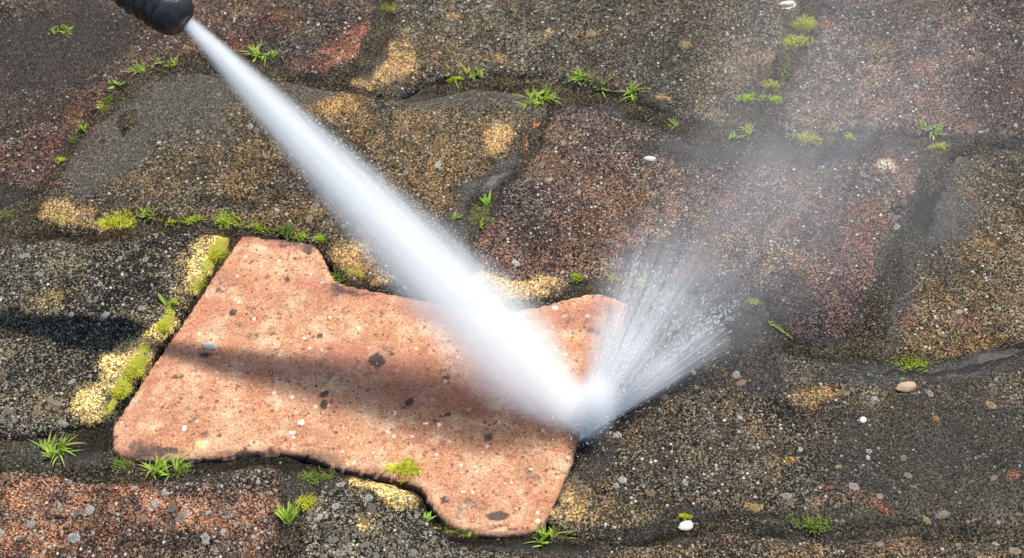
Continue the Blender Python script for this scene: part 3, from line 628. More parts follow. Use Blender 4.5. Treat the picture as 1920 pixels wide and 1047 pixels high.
lichen(SD['tr'], 300, .0004, .0013, [W_, P_, G_], [(1685, 30, 6), (1817, 33, 8), (1601, 93, 9), (1658, 111, 9), (1718, 162, 10, (.75, .74, .7)), (1661, 170, 7), (1871, 86, 6), (1877, 99, 6), (1862, 115, 6), (1698, 217, 10), (1790, 98, 6), (1903, 210, 7), (1905, 235, 9), (1767, 192, 7), (1850, 245, 7), (1570, 92, 7), (1840, 247, 9), (1545, 30, 5), (1880, 250, 7)])
lichen(SD['ml'], 620, .0004, .0019, [Y_, G_, W_, P_, Y_], [(821, 308, 15, W_), (298, 268, 9, W_), (370, 247, 8), (402, 239, 7), (433, 215, 6), (452, 237, 8), (398, 217, 8), (280, 193, 7), (410, 176, 8), (470, 238, 10), (372, 355, 10, Y_), (410, 363, 8), (590, 388, 16, Y_), (580, 412, 14, (.45, .3, .18)), (519, 395, 9), (755, 243, 8), (704, 297, 7), (760, 325, 9), (885, 275, 10), (480, 247, 9, G_), (600, 210, 8), (930, 225, 9), (845, 180, 7), (150, 405, 12, (.5, .34, .26))])
lichen(SD['mr'], 520, .0004, .0015, [W_, P_, G_, P_], [(1030, 337, 11, W_), (1015, 308, 13), (1004, 353, 6), (967, 492, 13, W_), (942, 439, 8), (975, 471, 8), (1163, 490, 11), (1143, 451, 12), (1067, 429, 8), (1260, 305, 10), (1085, 360, 8), (1466, 326, 7), (1540, 316, 8), (1620, 327, 14), (1535, 420, 9), (1570, 560, 9), (1682, 424, 11, W_), (1680, 408, 10, P_), (1697, 380, 7), (1708, 362, 7), (1618, 590, 8), (1488, 533, 6), (1700, 268, 8), (1280, 320, 6), (950, 520, 9), (915, 528, 9, W_)])
lichen(SD['fr'], 330, .0004, .0016, [G_, Y_, P_, W_], [(1909, 447, 11, P_), (1881, 424, 7), (1797, 586, 11, (.6, .5, .42)), (1717, 577, 12, Y_), (1906, 556, 9), (1818, 356, 13, O_), (1888, 361, 6), (1800, 340, 6), (1850, 480, 8), (1770, 629, 9)])
lichen(SD['l'], 560, .0004, .0021, [W_, G_, G_, Y_], [(45, 478, 14, W_), (225, 485, 9), (272, 485, 10), (280, 495, 9), (196, 593, 16, W_), (265, 579, 11, W_), (75, 515, 10), (187, 533, 9), (134, 590, 9), (36, 649, 8), (135, 718, 11), (95, 753, 14), (108, 759, 13), (70, 740, 9), (70, 775, 10), (15, 770, 14), (27, 790, 10), (335, 512, 7), (118, 795, 14), (148, 500, 9), (170, 708, 7), (52, 585, 7), (105, 580, 10, Y_)])
lichen(SD['bl'], 560, .0005, .0024, [W_, G_, P_, W_], [(290, 945, 13, W_), (322, 953, 12, G_), (385, 1010, 15, W_), (168, 956, 14), (146, 960, 12), (138, 1008, 16, W_), (58, 983, 12, W_), (128, 899, 10), (307, 923, 10, W_), (347, 951, 8), (430, 967, 10), (390, 960, 8), (340, 972, 14, G_), (183, 874, 7), (85, 882, 9, W_), (0, 1000, 12), (270, 975, 10), (250, 912, 10), (484, 905, 8), (418, 996, 8), (505, 925, 7), (235, 870, 6)])
lichen(SD['bc'], 430, .0005, .0024, [W_, G_, Y_, G_], [(638, 907, 11, W_), (629, 949, 12, W_), (692, 932, 12, W_), (697, 951, 12), (684, 978, 13, O_), (683, 1022, 13, G_), (706, 1042, 10), (624, 1015, 10), (653, 1030, 11, W_), (580, 960, 9), (600, 970, 9), (637, 1038, 12, W_), (670, 1000, 8), (735, 1045, 12, (.5, .36, .2)), (795, 1027, 9), (775, 1038, 12), (797, 1000, 7), (870, 1024, 9, Y_), (605, 1047, 10)])
lichen(SD['br'], 760, .0004, .0018, [Y_, G_, W_, G_], [(1157, 815, 12, W_), (1246, 745, 11, W_), (1167, 900, 14, W_), (1155, 912, 9), (1222, 925, 11, (.5, .3, .15)), (1138, 941, 9), (1104, 944, 10), (1695, 858, 11), (1601, 913, 14, W_), (1628, 857, 8), (1640, 747, 10, W_), (1636, 753, 10), (1579, 735, 12, Y_), (1387, 785, 9, W_), (1508, 710, 10, G_), (1743, 740, 11), (1858, 760, 14, (.55, .42, .22)), (1754, 785, 10, O_), (1380, 703, 13, W_), (1390, 718, 15, (.5, .38, .26)), (1285, 905, 9, W_), (1475, 930, 12, W_), (1480, 944, 10), (1580, 980, 9), (1415, 952, 13, (.5, .33, .14)), (1650, 930, 10, (.5, .3, .2)), (1703, 891, 11, Y_), (1770, 965, 12, Y_), (1571, 877, 9, Y_), (1863, 897, 10), (1872, 980, 6, W_), (1738, 975, 11, Y_), (1760, 968, 9, P_), (1500, 845, 8), (1630, 845, 8, W_), (1368, 600, 12), (1300, 700, 9), (1330, 735, 8)])
lichen(SD['b'], 160, .0004, .0014, [G_, Y_, P_, W_], [(1650, 1020, 10, Y_), (1798, 1018, 8), (1905, 1030, 14, (.5, .36, .24)), (1870, 1016, 9)])
lichen(SD['clean'], 90, .0003, .0009, [(.72, .60, .48), (.75, .55, .42)], [], 3.5)

# ------------------------------------------------------------------ plants
def leaf_material(name, c1, c2, c3):
    q = NT(name)
    a = q.n('ShaderNodeAttribute', attribute_name='tint'); s = q.sep(a.outputs['Color'])
    col = q.mix(s[0], c1, c2); col = q.mix(s[1], col, c3)
    p = q.bsdf(Base_Color=col, Roughness=.5)
    tr = q.n('ShaderNodeBsdfTranslucent'); q.put(tr.inputs['Color'], col)
    mx = q.n('ShaderNodeMixShader'); mx.inputs[0].default_value = .45
    q.t.links.new(p.outputs[0], mx.inputs[1]); q.t.links.new(tr.outputs[0], mx.inputs[2])
    q.t.links.new(mx.outputs[0], q.out.inputs['Surface'])
    return q.m
M['grass'] = leaf_material('fresh_grass', (.17, .32, .02), (.42, .60, .07), (.55, .42, .12))
M['moss'] = leaf_material('bright_moss', (.26, .38, .02), (.55, .68, .05), (.50, .45, .06))
M['dull'] = leaf_material('dull_moss', (.09, .14, .02), (.28, .38, .06), (.28, .24, .07))
M['yellow'] = leaf_material('yellow_green_moss', (.38, .40, .03), (.66, .66, .06), (.55, .45, .10))

PX = .00028
def plant(name, x, y, size, kind, mat, label, cat, seed, lean=(0, 0), n=None, wide=1.0, grp=None):
    """kind: 'grass' long blades, 'moss' cushion of short shoots, 'leaf' few broad leaves, 'trail' a creeping stem"""
    r = random.Random(seed)
    g = at(x, y); z, _ = surf(g[0], g[1]); g = at(x, y, z)
    V = []; Fc = []; Tn = []
    def blade(b, ang, L, w_, rise, droop, seg=5, tint=.5, br=0.0):
        d = np.array([math.cos(ang), math.sin(ang), 0.0]); sdv = np.array([-d[1], d[0], 0])
        base = len(V)
        tw = r.uniform(-.5, .5)
        for k in range(seg+1):
            t = k/seg
            h = L*(math.sin(rise)*t-droop*t*t*.6)
            c = np.array(b)+d*(L*math.cos(rise)*t+droop*L*t*t*.2)+np.array([0, 0, h])
            ww = w_*(.55+.9*t*(1-t)*1.6)*(1-t**3)+.00004
            sv = sdv*math.cos(tw*t)+np.array([0, 0, 1])*math.sin(tw*t)
            fold = np.array([0, 0, -.35*ww])
            for pt in (c-sv*ww*.5, c+fold, c+sv*ww*.5): V.append(tuple(pt))
            tt = min(1, max(0, tint+t*.45)); Tn.extend([(tt, br*t, 0, 1)]*3)
        for k in range(seg):
            a = base+3*k
            Fc.append((a, a+1, a+4, a+3)); Fc.append((a+1, a+2, a+5, a+4))
    R_ = size*PX*(1.22 if y < 300 and kind != 'moss' else 1.0)
    if kind == 'grass':
        n = n or int(22+size*.6)
        R_ *= 1.0
        for k in range(n):
            if k % 7 == 0: cxx, cyy, ca = r.gauss(0, .20)*wide*R_, r.gauss(0, .10)*R_, r.uniform(0, 6.283)
            b = (cxx+r.gauss(0, .03)*R_, cyy+r.gauss(0, .03)*R_, -.0004)
            ang = ca+r.gauss(0, .8)
            broad = r.random() < .3
            L = R_*(r.uniform(.2, .45) if broad else r.uniform(.25, .8))
            rise = r.uniform(.25, 1.35)
            d = np.array([math.cos(ang)+lean[0]*1.2, math.sin(ang)+lean[1]*1.2]); ang = math.atan2(d[1], d[0])
            blade(b, ang, L, (r.uniform(.0011, .0018) if broad else r.uniform(.0004, .0009))*(.6+size/90), rise, r.uniform(.1, 1.1), 5, r.uniform(.0, .8), 1.0 if r.random() < .08 else r.random()**4)
    elif kind == 'moss':
        n = n or int(60+size*6)
        for k in range(n):
            if k % 12 == 0: lx, ly, lr = r.gauss(0, .26)*wide, r.gauss(0, .16), r.uniform(.10, .26)
            a = r.uniform(0, 6.283); q_ = math.sqrt(r.random())
            bx, by = lx+math.cos(a)*q_*lr, ly+math.sin(a)*q_*lr
            b = (bx*R_, by*R_, R_*.10*max(0, 1-(bx*bx+by*by)*3)*(1-q_*q_)-.0002)
            blade(b, a+r.uniform(-1.2, 1.2), R_*r.uniform(.06, .17)+.0005, r.uniform(.00025, .0005), r.uniform(.3, 1.3), r.uniform(0, .5), 3, r.uniform(0, .9), r.random()**5)
    elif kind == 'leaf':
        n = n or 6
        for k in range(n):
            a = r.uniform(0, 6.283)
            d = np.array([math.cos(a)+lean[0], math.sin(a)+lean[1]]); a2 = math.atan2(d[1], d[0])
            b = (r.uniform(-.2, .2)*R_, r.uniform(-.15, .15)*R_, 0)
            blade(b, a2, R_*r.uniform(.45, .8), R_*r.uniform(.12, .22), r.uniform(.2, 1.0), r.uniform(.1, .6), 6, r.uniform(.2, .8), 0)
    elif kind == 'trail':
        b = np.array([0, 0, .0004]); ang = math.atan2(lean[1], lean[0])
        for k in range(14):
            blade(tuple(b), ang+r.uniform(-.25, .25), R_*.14, .0005, .12, .1, 3, .6, 0)
            for s_ in (-1, 1): blade(tuple(b), ang+s_*r.uniform(.5, 1.2), R_*r.uniform(.05, .13)*(1.6-k*.09), .0005, r.uniform(.3, .9), .2, 3, r.uniform(.3, .9), 0)
            b = b+np.array([math.cos(ang), math.sin(ang), 0])*R_*.09
    o = mesh_obj(name, V, Fc, M[mat], attrs={'tint': Tn})
    o.location = g
    tag(o, label, cat, grp or ('moss growing in the joints' if 'moss' in name else 'grass tufts growing in the joints'))
    return o
PLANTS = [
 (100, 62, 34, 'grass', 'grass', 'small grass sprig lying on dark silt nearest the top left corner', (.9, .1), 1.8),
 (118, 54, 26, 'grass', 'grass', None, (.9, .3), 1.3),
 (262, 133, 34, 'grass', 'grass', 'grass tuft below left of the nozzle, second from the right in the curved row', (0, .3), 1.3),
 (304, 121, 42, 'grass', 'grass', 'wide grass tuft directly below the nozzle at the right end of the curved row', (.4, .2), 1.7),
 (219, 162, 32, 'leaf', 'grass', 'pale broad leaved sprout third from the right in the curved row under the nozzle', (.6, .6), 1),
 (198, 186, 28, 'moss', 'dull', 'dull dark green moss clump in the middle of the curved joint at upper left', (0, 0), 1.2),
 (153, 240, 44, 'grass', 'grass', 'spiky grass tuft halfway down the curved joint at upper left', (.3, .1), 1),
 (133, 262, 24, 'moss', 'dull', 'small dull moss clump just below the spiky tuft of the curved joint', (0, 0), 1.2),
 (105, 303, 26, 'moss', 'moss', 'green moss clump at the lowest end of the curved joint at upper left', (0, 0), 1.3),
 (490, 104, 48, 'grass', 'grass', 'blurry grass tuft right of the jet near its top', (0, .2), 1.4),
 (876, 142, 50, 'grass', 'grass', 'fresh grass tuft on the joint right of the ochre stone corner', (.3, .5), 1.3),
 (848, 150, 26, 'moss', 'moss', 'flat moss pad touching the left side of the tuft by the ochre corner', (0, 0), 1.5),
 (1018, 186, 52, 'grass', 'grass', 'biggest bright grass tuft in the upper middle above the red streaked stone edge', (.6, .5), 1.3),
 (996, 196, 34, 'grass', 'grass', None, (-.5, .2), 1.3),
 (1085, 148, 40, 'grass', 'grass', 'left of the three grass tufts under the wide dark top stone', (0, .6), 1.1),
 (1122, 163, 32, 'grass', 'grass', 'small middle one of the three grass tufts under the wide dark top stone', (.5, .4), 1.2),
 (1184, 177, 52, 'grass', 'grass', 'right and largest of the three grass tufts under the wide dark top stone', (0, .2), 1.0),
 (1266, 236, 24, 'grass', 'grass', 'tiny lone grass tuft in the upper middle joint right of the row of three', (.2, .6), 1),
 (1405, 245, 30, 'grass', 'grass', 'faint grass tuft in mist at the meeting of two upper joints', (.3, .3), 1.2),
 (1371, 260, 24, 'leaf', 'grass', 'tiny pale sprout in mist left of the faint tuft at the joint meeting', (0, .4), 1),
 (1405, 186, 36, 'moss', 'moss', 'low moss strip in mist, left one of the pair below the green joint', (0, 0), 1.5),
 (1455, 187, 28, 'moss', 'moss', 'small round moss clump in mist, right one of the pair below the green joint', (0, 0), 1),
 (1442, 157, 40, 'moss', 'yellow', 'elongated yellow green moss strip at the foot of the upper right joint', (0, 0), 1.5),
 (1486, 80, 50, 'moss', 'yellow', 'yellow green moss patch in the upper right joint, lower of the two larger ones', (0, 0), 1.1),
 (1510, 45, 50, 'moss', 'yellow', 'yellow green moss patch in the upper right joint close to the top edge', (0, 0), 1.1),
 (1520, 260, 40, 'moss', 'yellow', 'pale moss strip in mist on the right joint', (0, 0), 1.3),
 (1597, 258, 24, 'moss', 'moss', 'tiny bright moss clump in mist between the pale strip and the far right tuft', (0, 0), 1),
 (1743, 246, 50, 'grass', 'grass', 'tall grass tuft with orange base at the far right upper joint', (0, .5), 1),
 (1760, 276, 26, 'moss', 'yellow', 'thin speckled moss strand hanging below the far right grass tuft', (0, 0), 1.2),
 (284, 406, 52, 'grass', 'grass', 'dark green spiky grass rosette above the black crusted left stone', (.1, .4), 1.0),
 (372, 410, 36, 'moss', 'moss', 'bright moss cushion next to the spiky rosette on its right', (0, 0), 1.1),
 (420, 412, 44, 'moss', 'moss', 'wide bright moss cushion above the upper left corner of the orange stone', (0, 0), 1.3),
 (440, 411, 22, 'leaf', 'grass', None, (.6, .3), 1),
 (488, 425, 30, 'moss', 'moss', 'round bright moss cushion on the top edge of the orange stone', (0, 0), 1.1),
 (538, 430, 44, 'moss', 'dull', 'loose dull moss between the two round cushions on the orange stone edge', (0, 0), 1.3),
 (330, 410, 30, 'moss', 'yellow', 'thin moss streak between the spiky rosette and the bright cushion', (0, 0), 1.6),
 (455, 418, 26, 'moss', 'moss', 'small moss tuft filling the gap before the round cushion on the orange stone', (0, 0), 1.4),
 (565, 440, 34, 'moss', 'moss', 'moss strip leading up to the corner cushion of the orange stone', (0, 0), 1.6),
 (640, 520, 44, 'moss', 'dull', 'dark green moss in the notch of the orange stone beside the jet', (0, 0), 1.3),
 (600, 447, 28, 'moss', 'moss', 'round moss cushion at the upper right corner of the orange stone by the jet', (0, 0), 1),
 (215, 414, 56, 'moss', 'yellow', 'yellow green moss fringe left of the spiky rosette', (0, 0), 1.2),
 (12, 404, 26, 'moss', 'dull', 'dark moss spot at the very left edge above the black crusted stone', (0, 0), 1),
 (912, 385, 44, 'leaf', 'grass', 'upright leafy weed in the dark hollow right of the jet', (.2, .8), 1),
 (903, 421, 36, 'grass', 'grass', 'low grass tuft below the upright weed in the dark hollow', (0, .1), 1.2),
 (853, 413, 28, 'leaf', 'dull', 'single pale leaf beside the jet left of the dark hollow', (1.0, .4), 1),
 (1079, 518, 26, 'moss', 'moss', 'small moss cushion above the right arm of the orange stone, leftmost of three', (0, 0), .9),
 (1147, 519, 26, 'moss', 'moss', 'bright moss cushion above the right arm of the orange stone, middle of three', (0, 0), .9),
 (1205, 530, 32, 'moss', 'moss', 'moss seen through the spray, rightmost of the three above the orange stone', (0, 0), .8),
 (1412, 568, 24, 'moss', 'moss', 'tiny green sprig at the right border of the spray', (0, 0), .8),
 (1440, 604, 60, 'trail', 'grass', 'creeping green stem trailing down right from the border of the spray', (.8, -.75), 1),
 (1712, 678, 54, 'moss', 'moss', 'moss and grass clump at the right where three stones meet', (0, 0), 1.1),
 (312, 575, 44, 'leaf', 'grass', 'long bladed weed on the rim between black stone and orange stone', (.5, .9), 1),
 (303, 616, 32, 'moss', 'yellow', 'yellow moss cushion under the long bladed weed on the black stone rim', (0, 0), .8),
 (396, 480, 42, 'moss', 'yellow', 'yellow green moss on the upper ochre rim of the black stone', (0, 0), .7),
 (245, 698, 44, 'moss', 'yellow', 'yellow green moss on the lower ochre rim of the black stone', (0, 0), .7),
 (222, 735, 36, 'moss', 'yellow', 'yellow green moss at the bottom corner of the ochre rim', (0, 0), .7),
 (110, 845, 62, 'grass', 'grass', 'strong grass tuft at the lower left below the black stone', (0, .5), .9),
 (300, 886, 62, 'grass', 'grass', 'strong grass tuft below the lower left corner of the orange stone', (0, .2), 1.1),
 (345, 878, 26, 'moss', 'dull', 'little moss sprig right of the tuft under the orange stone', (0, 0), 1),
 (225, 872, 34, 'moss', 'dull', 'faint moss between the two strong tufts at lower left', (0, 0), 1.4),
 (540, 975, 62, 'grass', 'grass', 'upright grass clump in the joint at the bottom between two stones', (-.1, 1.1), .5),
 (576, 945, 38, 'moss', 'yellow', 'yellow moss clump right of the upright grass at the bottom', (0, 0), .8),
 (592, 897, 44, 'moss', 'dull', 'dark green moss in the shadow under the orange stone edge', (0, 0), 1),
 (762, 882, 50, 'moss', 'yellow', 'moss fringe on the lower edge of the orange stone', (0, 0), 1.2),
 (800, 975, 26, 'leaf', 'grass', 'bright little leaf beside the lower bulge of the orange stone', (.3, .8), 1),
 (1028, 1012, 54, 'grass', 'grass', 'thin sprig below the lower right corner of the orange stone', (0, .4), .9),
 (1530, 984, 40, 'moss', 'dull', 'low green moss on the muddy joint at the bottom right', (0, 0), 1.6),
 (1283, 968, 18, 'moss', 'yellow', 'tiny yellow moss speck above the white pebble at the bottom', (0, 0), 1),
]
last = None
for k, (x, y, s_, kind, mat, lab, lean, wide) in enumerate(PLANTS):
    moss = kind == 'moss'
    nm = {'grass': 'grass_tuft', 'moss': 'moss_clump', 'leaf': 'weed', 'trail': 'creeping_weed'}[kind]
    if lab is None:   # a second shoot of the plant before it: same thing
        o = plant(nm, x, y, s_, kind, mat, '', '', 100+k, lean, None, wide)
        me = last.data; off = Vector(o.location)-Vector(last.location)
        import bmesh
        bm = bmesh.new(); bm.from_mesh(me); m2 = o.data.copy(); m2.transform(Matrix.Translation(off)); bm.from_mesh(m2); bm.to_mesh(me); bm.free()
        bpy.data.objects.remove(o)
        continue
    last = plant(nm, x, y, s_, kind, mat, lab, 'moss' if moss else ('weed' if kind in ('leaf', 'trail') else 'grass tuft'), 100+k, lean, None, wide,
                 {'grass_tuft': 'grass tufts growing in the joints', 'moss_clump': 'moss growing in the joints'}.get(nm, 'weeds growing in the joints'))

# ------------------------------------------------------------------ loose pebbles
def pebble_mat(name, c):
    q = NT(name); tc = q.n('ShaderNodeTexCoord').outputs['Object']
    n1 = q.noise(tc, 900, 4, .65)
    q.bsdf(Base_Color=q.mix(n1, tuple(v*.6 for v in c), tuple(min(.85, v*1.25) for v in c)), Roughness=.75, Normal=q.bump(n1, .0005, .6))
    return q.m
M['p_white'] = pebble_mat('white_pebble', (.52, .50, .45)); M['p_tan'] = pebble_mat('tan_pebble', (.36, .25, .15)); M['p_dark'] = pebble_mat('dark_pebble', (.05, .045, .04))
def pebble(x, y, r, mat, label, asp=.75, rot=0, seed=0):
    import bmesh
    g = at(x, y); z, _ = surf(g[0], g[1]); g = at(x, y, z)
    bm = bmesh.new(); bmesh.ops.create_icosphere(bm, subdivisions=4, radius=1)
    rs = r*PX
    for v in bm.verts:
        c = v.co.copy(); f = 1+.16*float(fbm(np.array([c.x*.01+seed]), np.array([c.y*.01+c.z*.008]), .011, 3)[0])
        u = Vector((c.x*rs*f, c.y*rs*asp*f, (c.z*.34+.10)*rs*f)); u.rotate(Matrix.Rotation(rot, 3, 'Z')); v.co = u
    me = bpy.data.meshes.new('pebble'); bm.to_mesh(me); bm.free(); me.materials.append(M[mat])
    me.polygons.foreach_set('use_smooth', np.ones(len(me.polygons), bool))
    o = bpy.data.objects.new('pebble', me); sc.collection.objects.link(o); o.location = g
    tag(o, label, 'pebble', 'loose pebbles on the stones')
pebble(1286, 987, 13, 'p_white', 'white pebble in the joint at the bottom under a speck of yellow moss', .7, .2, 1)
pebble(393, 650, 13, 'p_white', 'white pebble lying on the left part of the orange stone', .6, -.1, 2)
pebble(1475, 9, 18, 'p_white', 'bluish white pebble at the top edge beside the mossy joint', .45, .2, 3)
pebble(1218, 299, 12, 'p_white', 'small white pebble lying on the purplish stone right of the jet', .55, 0, 4)
pebble(1700, 727, 19, 'p_tan', 'flat tan pebble on the gritty lower right stone below the moss clump', .55, .2, 5)
pebble(437, 587, 6, 'p_dark', 'little dark pebble on the upper left part of the orange stone', .8, 0, 6)
pebble(345, 584, 6, 'p_tan', 'little tan chip at the left edge of the orange stone beside the weed', .5, .2, 7)
pebble(1618, 788, 7, 'p_white', 'small white pebble on the lower right stone left of the tan one', .8, .8, 10)

# grit: loose grains lying everywhere
rs = np.random.RandomState(5)
V = []; Fc = []; Tn = []
cnt = 0
gpts = [(rs.uniform(-20, 1940), rs.uniform(-20, 1070)) for _ in range(2000)]
GP = np.array([at(x, y)[:2] for x, y in gpts]); GZ = ground_z(GP); onst = np.zeros(len(GP), int)-1
for si, (st, _, _) in enumerate(STONES):
    d, _n = sdf(GP, st.poly); k = d > 0
    if k.any():
        h = st.height(GP[k], d[k]); up = h > GZ[k]; ii = np.nonzero(k)[0][up]
        GZ[ii] = h[up]; onst[ii] = si
for (gx, gy), z, si in zip(GP, GZ, onst):
    if si == 7 and rs.rand() < .8: continue
    r = .00018+.0006*rs.rand()**3
    a = rs.uniform(0, 6.28); e = rs.uniform(.5, 1); base = len(V)
    for (u, v, w_) in ((1, 0, 0), (0, 1, 0), (-1, 0, 0), (0, -1, 0), (.15, .1, .8), (0, 0, -.5)):
        jx, jy, jz = u+rs.uniform(-.25, .25), (v+rs.uniform(-.25, .25))*e, w_
        V.append((gx+r*(jx*math.cos(a)-jy*math.sin(a)), gy+r*(jx*math.sin(a)+jy*math.cos(a)), z+r*.3+r*jz))
    c = [(.50, .46, .38), (.30, .26, .2), (.42, .28, .18), (.07, .06, .05), (.6, .58, .52)][rs.randint(5)]
    Tn += [c+(1,)]*6
    for k in range(4):
        Fc.append((base+k, base+(k+1) % 4, base+4)); Fc.append((base+(k+1) % 4, base+k, base+5))
o = mesh_obj('grit', V, Fc, M['lichen'], smooth=False, attrs={'tint': Tn})
tag(o, 'loose grains of sand and grit scattered over the paving', 'grit', None, 'stuff')

# ------------------------------------------------------------------ nozzle
def frame_matrix(origin, zdir, hint=(0, 0, 1)):
    z = Vector(zdir).normalized(); x = Vector(hint).cross(z).normalized(); y = z.cross(x)
    m = Matrix((x, y, z)).transposed().to_4x4(); m.translation = Vector(origin); return m
def lathe(name, prof, mat, parent, seg=96, closed=True, warp=0.0):
    V = []; Fc = []
    for (r, z) in prof:
        for k in range(seg):
            t = 2*math.pi*k/seg
            rr = r*(1+warp*math.sin(3*t+z*300)*.5+warp*math.sin(7*t-z*500)*.5)
            V.append((rr*math.cos(t), rr*math.sin(t), z))
    for i in range(len(prof)-1):
        for k in range(seg):
            a = i*seg+k; b = i*seg+(k+1) % seg
            Fc.append((a, b, b+seg, a+seg))
    if closed: Fc.append(tuple(range(seg))[::-1]); Fc.append(tuple((len(prof)-1)*seg+k for k in range(seg)))
    return mesh_obj(name, V, Fc, mat, parent)
q = NT('black_rubber'); tc = q.n('ShaderNodeTexCoord').outputs['Object']
n1 = q.noise(tc, 900, 4, .6); n2 = q.noise(tc, 120, 3, .6)
q.bsdf(Base_Color=q.mix(q.rng(n2, .4, .7), (.012, .012, .013), (.035, .040, .042)), Roughness=q.rng(n1, .3, .7, .28, .48, False), Normal=q.bump(n1, .0004, .5))
M['rubber'] = q.m
q = NT('steel_tube'); q.bsdf(Base_Color=(.45, .45, .46), Roughness=.3, Metallic=1.0); M['steel'] = q.m
q = NT('brass'); q.bsdf(Base_Color=(.5, .36, .14), Roughness=.35, Metallic=1.0); M['brass'] = q.m
# axis: backwards and up out of the frame
n1 = np.cross(at(-60, 590)-S, SUN); n2 = np.cross(N-C, ray(352-300, 42-186))
axis_dir = np.cross(n1, n2); axis_dir /= np.linalg.norm(axis_dir)
if axis_dir[2] > 0: axis_dir = -axis_dir
print('AXIS', axis_dir)
noz = bpy.data.objects.new('pressure_washer_lance', None); sc.collection.objects.link(noz)
noz.matrix_world = frame_matrix(N, axis_dir)
tag(noz, 'black ribbed rubber nozzle of a pressure washer lance reaching in at the top left', 'pressure washer')
RN = .0112
prof = []
z = -.060
prof.append((.0050, z)); prof.append((RN*.50, z+.003))
zz = z+.006
while zz < -.0128:
    ph = ((zz-z)/.0050) % 1.0
    rib = .5-.5*math.cos(2*math.pi*ph)
    prof.append((RN*(1.0-.095*rib**1.4)*(1-.48*max(0, (-.027-zz)/.033)), zz)); zz += .00045
for k in range(19):
    t = k/18*math.pi/2
    prof.append((RN*(math.cos(t)**.5)*.995 if t < 1.55 else .0025, -.0118+.0118*math.sin(t)))
prof = [p for p in prof if p[0] > .0026]+[(.0024, .0000), (.0021, -.003)]
lathe('rubber_sleeve', prof, M['rubber'], noz, warp=.012)
lathe('orifice', [(.0023, -.0030), (.0023, .0004), (.0019, .0006), (.0012, -.0005), (.0010, -.0028)], M['rubber'], noz, 48)
lathe('coupling', [(.0045, -.080), (.0062, -.078), (.0062, -.060), (.0050, -.058)], M['brass'], noz, 6)
lathe('lance_tube', [(.0042, -.75), (.0042, -.079)], M['steel'], noz, 48)

# ------------------------------------------------------------------ water
def vol_nodes(name):
    q = NT(name); tc = q.n('ShaderNodeTexCoord').outputs['Object']
    s = q.n('ShaderNodeSeparateXYZ'); q.put(s.inputs[0], tc)
    return q, tc, s.outputs
def finish_vol(q, dens, aniso=.2, col=(1, 1, 1)):
    v = q.n('ShaderNodeVolumePrincipled'); q.put(v.inputs['Color'], col); q.put(v.inputs['Density'], dens)
    v.inputs['Anisotropy'].default_value = aniso
    q.t.links.new(v.outputs[0], q.out.inputs['Volume'])
    return q.m

# the jet: a soft-edged cone from the nozzle to the stone, local z along it, 0 at the nozzle
L = float(np.linalg.norm(I-N))
jet_dir = (I-N)/L
def RJ(t):
    pk = .78
    if t < pk: return .0046+.0385*t**1.02
    u = min(1, (t-pk)/(1.035-pk)); return (.0046+.0385*pk**1.02)*max(.02, 1-u**1.5)**.85
prof = [(RJ(k/40)*1.08, L*k/40*1.03) for k in range(41)]
q, tc, s = vol_nodes('jet_water')
t = q.math('DIVIDE', s[2], L)
fl = q.n('ShaderNodeFloatCurve'); cv = fl.mapping.curves[0]
q.put(fl.inputs['Value'], t)
pts = [(k/16, RJ(k/16)*25) for k in range(17)]
cv.points[0].location = pts[0]; cv.points[1].location = pts[-1]
for p_ in pts[1:-1]: cv.points.new(*p_)
fl.mapping.update()
Rt = q.math('DIVIDE', fl.outputs[0], 25.0)
rad = q.math('SQRT', q.math('ADD', q.math('POWER', s[0], 2.0), q.math('POWER', s[1], 2.0)))
rho = q.math('DIVIDE', rad, Rt)
fall = q.math('POWER', q.rng(rho, 1.0, .0, 0, 1, True), 1.4)
mpn = q.n('ShaderNodeMapping'); q.put(mpn.inputs['Vector'], tc); mpn.inputs['Scale'].default_value = (1, 1, .05)
ns = q.rng(q.noise(mpn.outputs[0], 330, 4, .65), .32, .68, .35, 1.65, False)
fall = q.math('MULTIPLY', fall, q.rng(t, .93, 1.02, 1.0, .4))
dens = q.math('MULTIPLY', q.math('MULTIPLY', fall, ns), q.math('DIVIDE', q.rng(t, 0, .9, 3.5, 3.1, False), Rt))
jm = finish_vol(q, dens, -.5, (.985, 1, .995))
Vv = []; Fc = []; seg = 32
for (r_, z_) in prof:
    for k in range(seg):
        a = 2*math.pi*k/seg; Vv.append((r_*math.cos(a), r_*math.sin(a), z_))
for i in range(len(prof)-1):
    for k in range(seg):
        a = i*seg+k; b = i*seg+(k+1) % seg; Fc.append((a, b, b+seg, a+seg))
Fc.append(tuple(range(seg))[::-1]); Fc.append(tuple((len(prof)-1)*seg+k for k in range(seg)))
jet = mesh_obj('water_jet', Vv, Fc, jm); jet.matrix_world = frame_matrix(N, jet_dir)
tag(jet, 'white high pressure water jet running from the nozzle down to the orange stone', 'water jet')

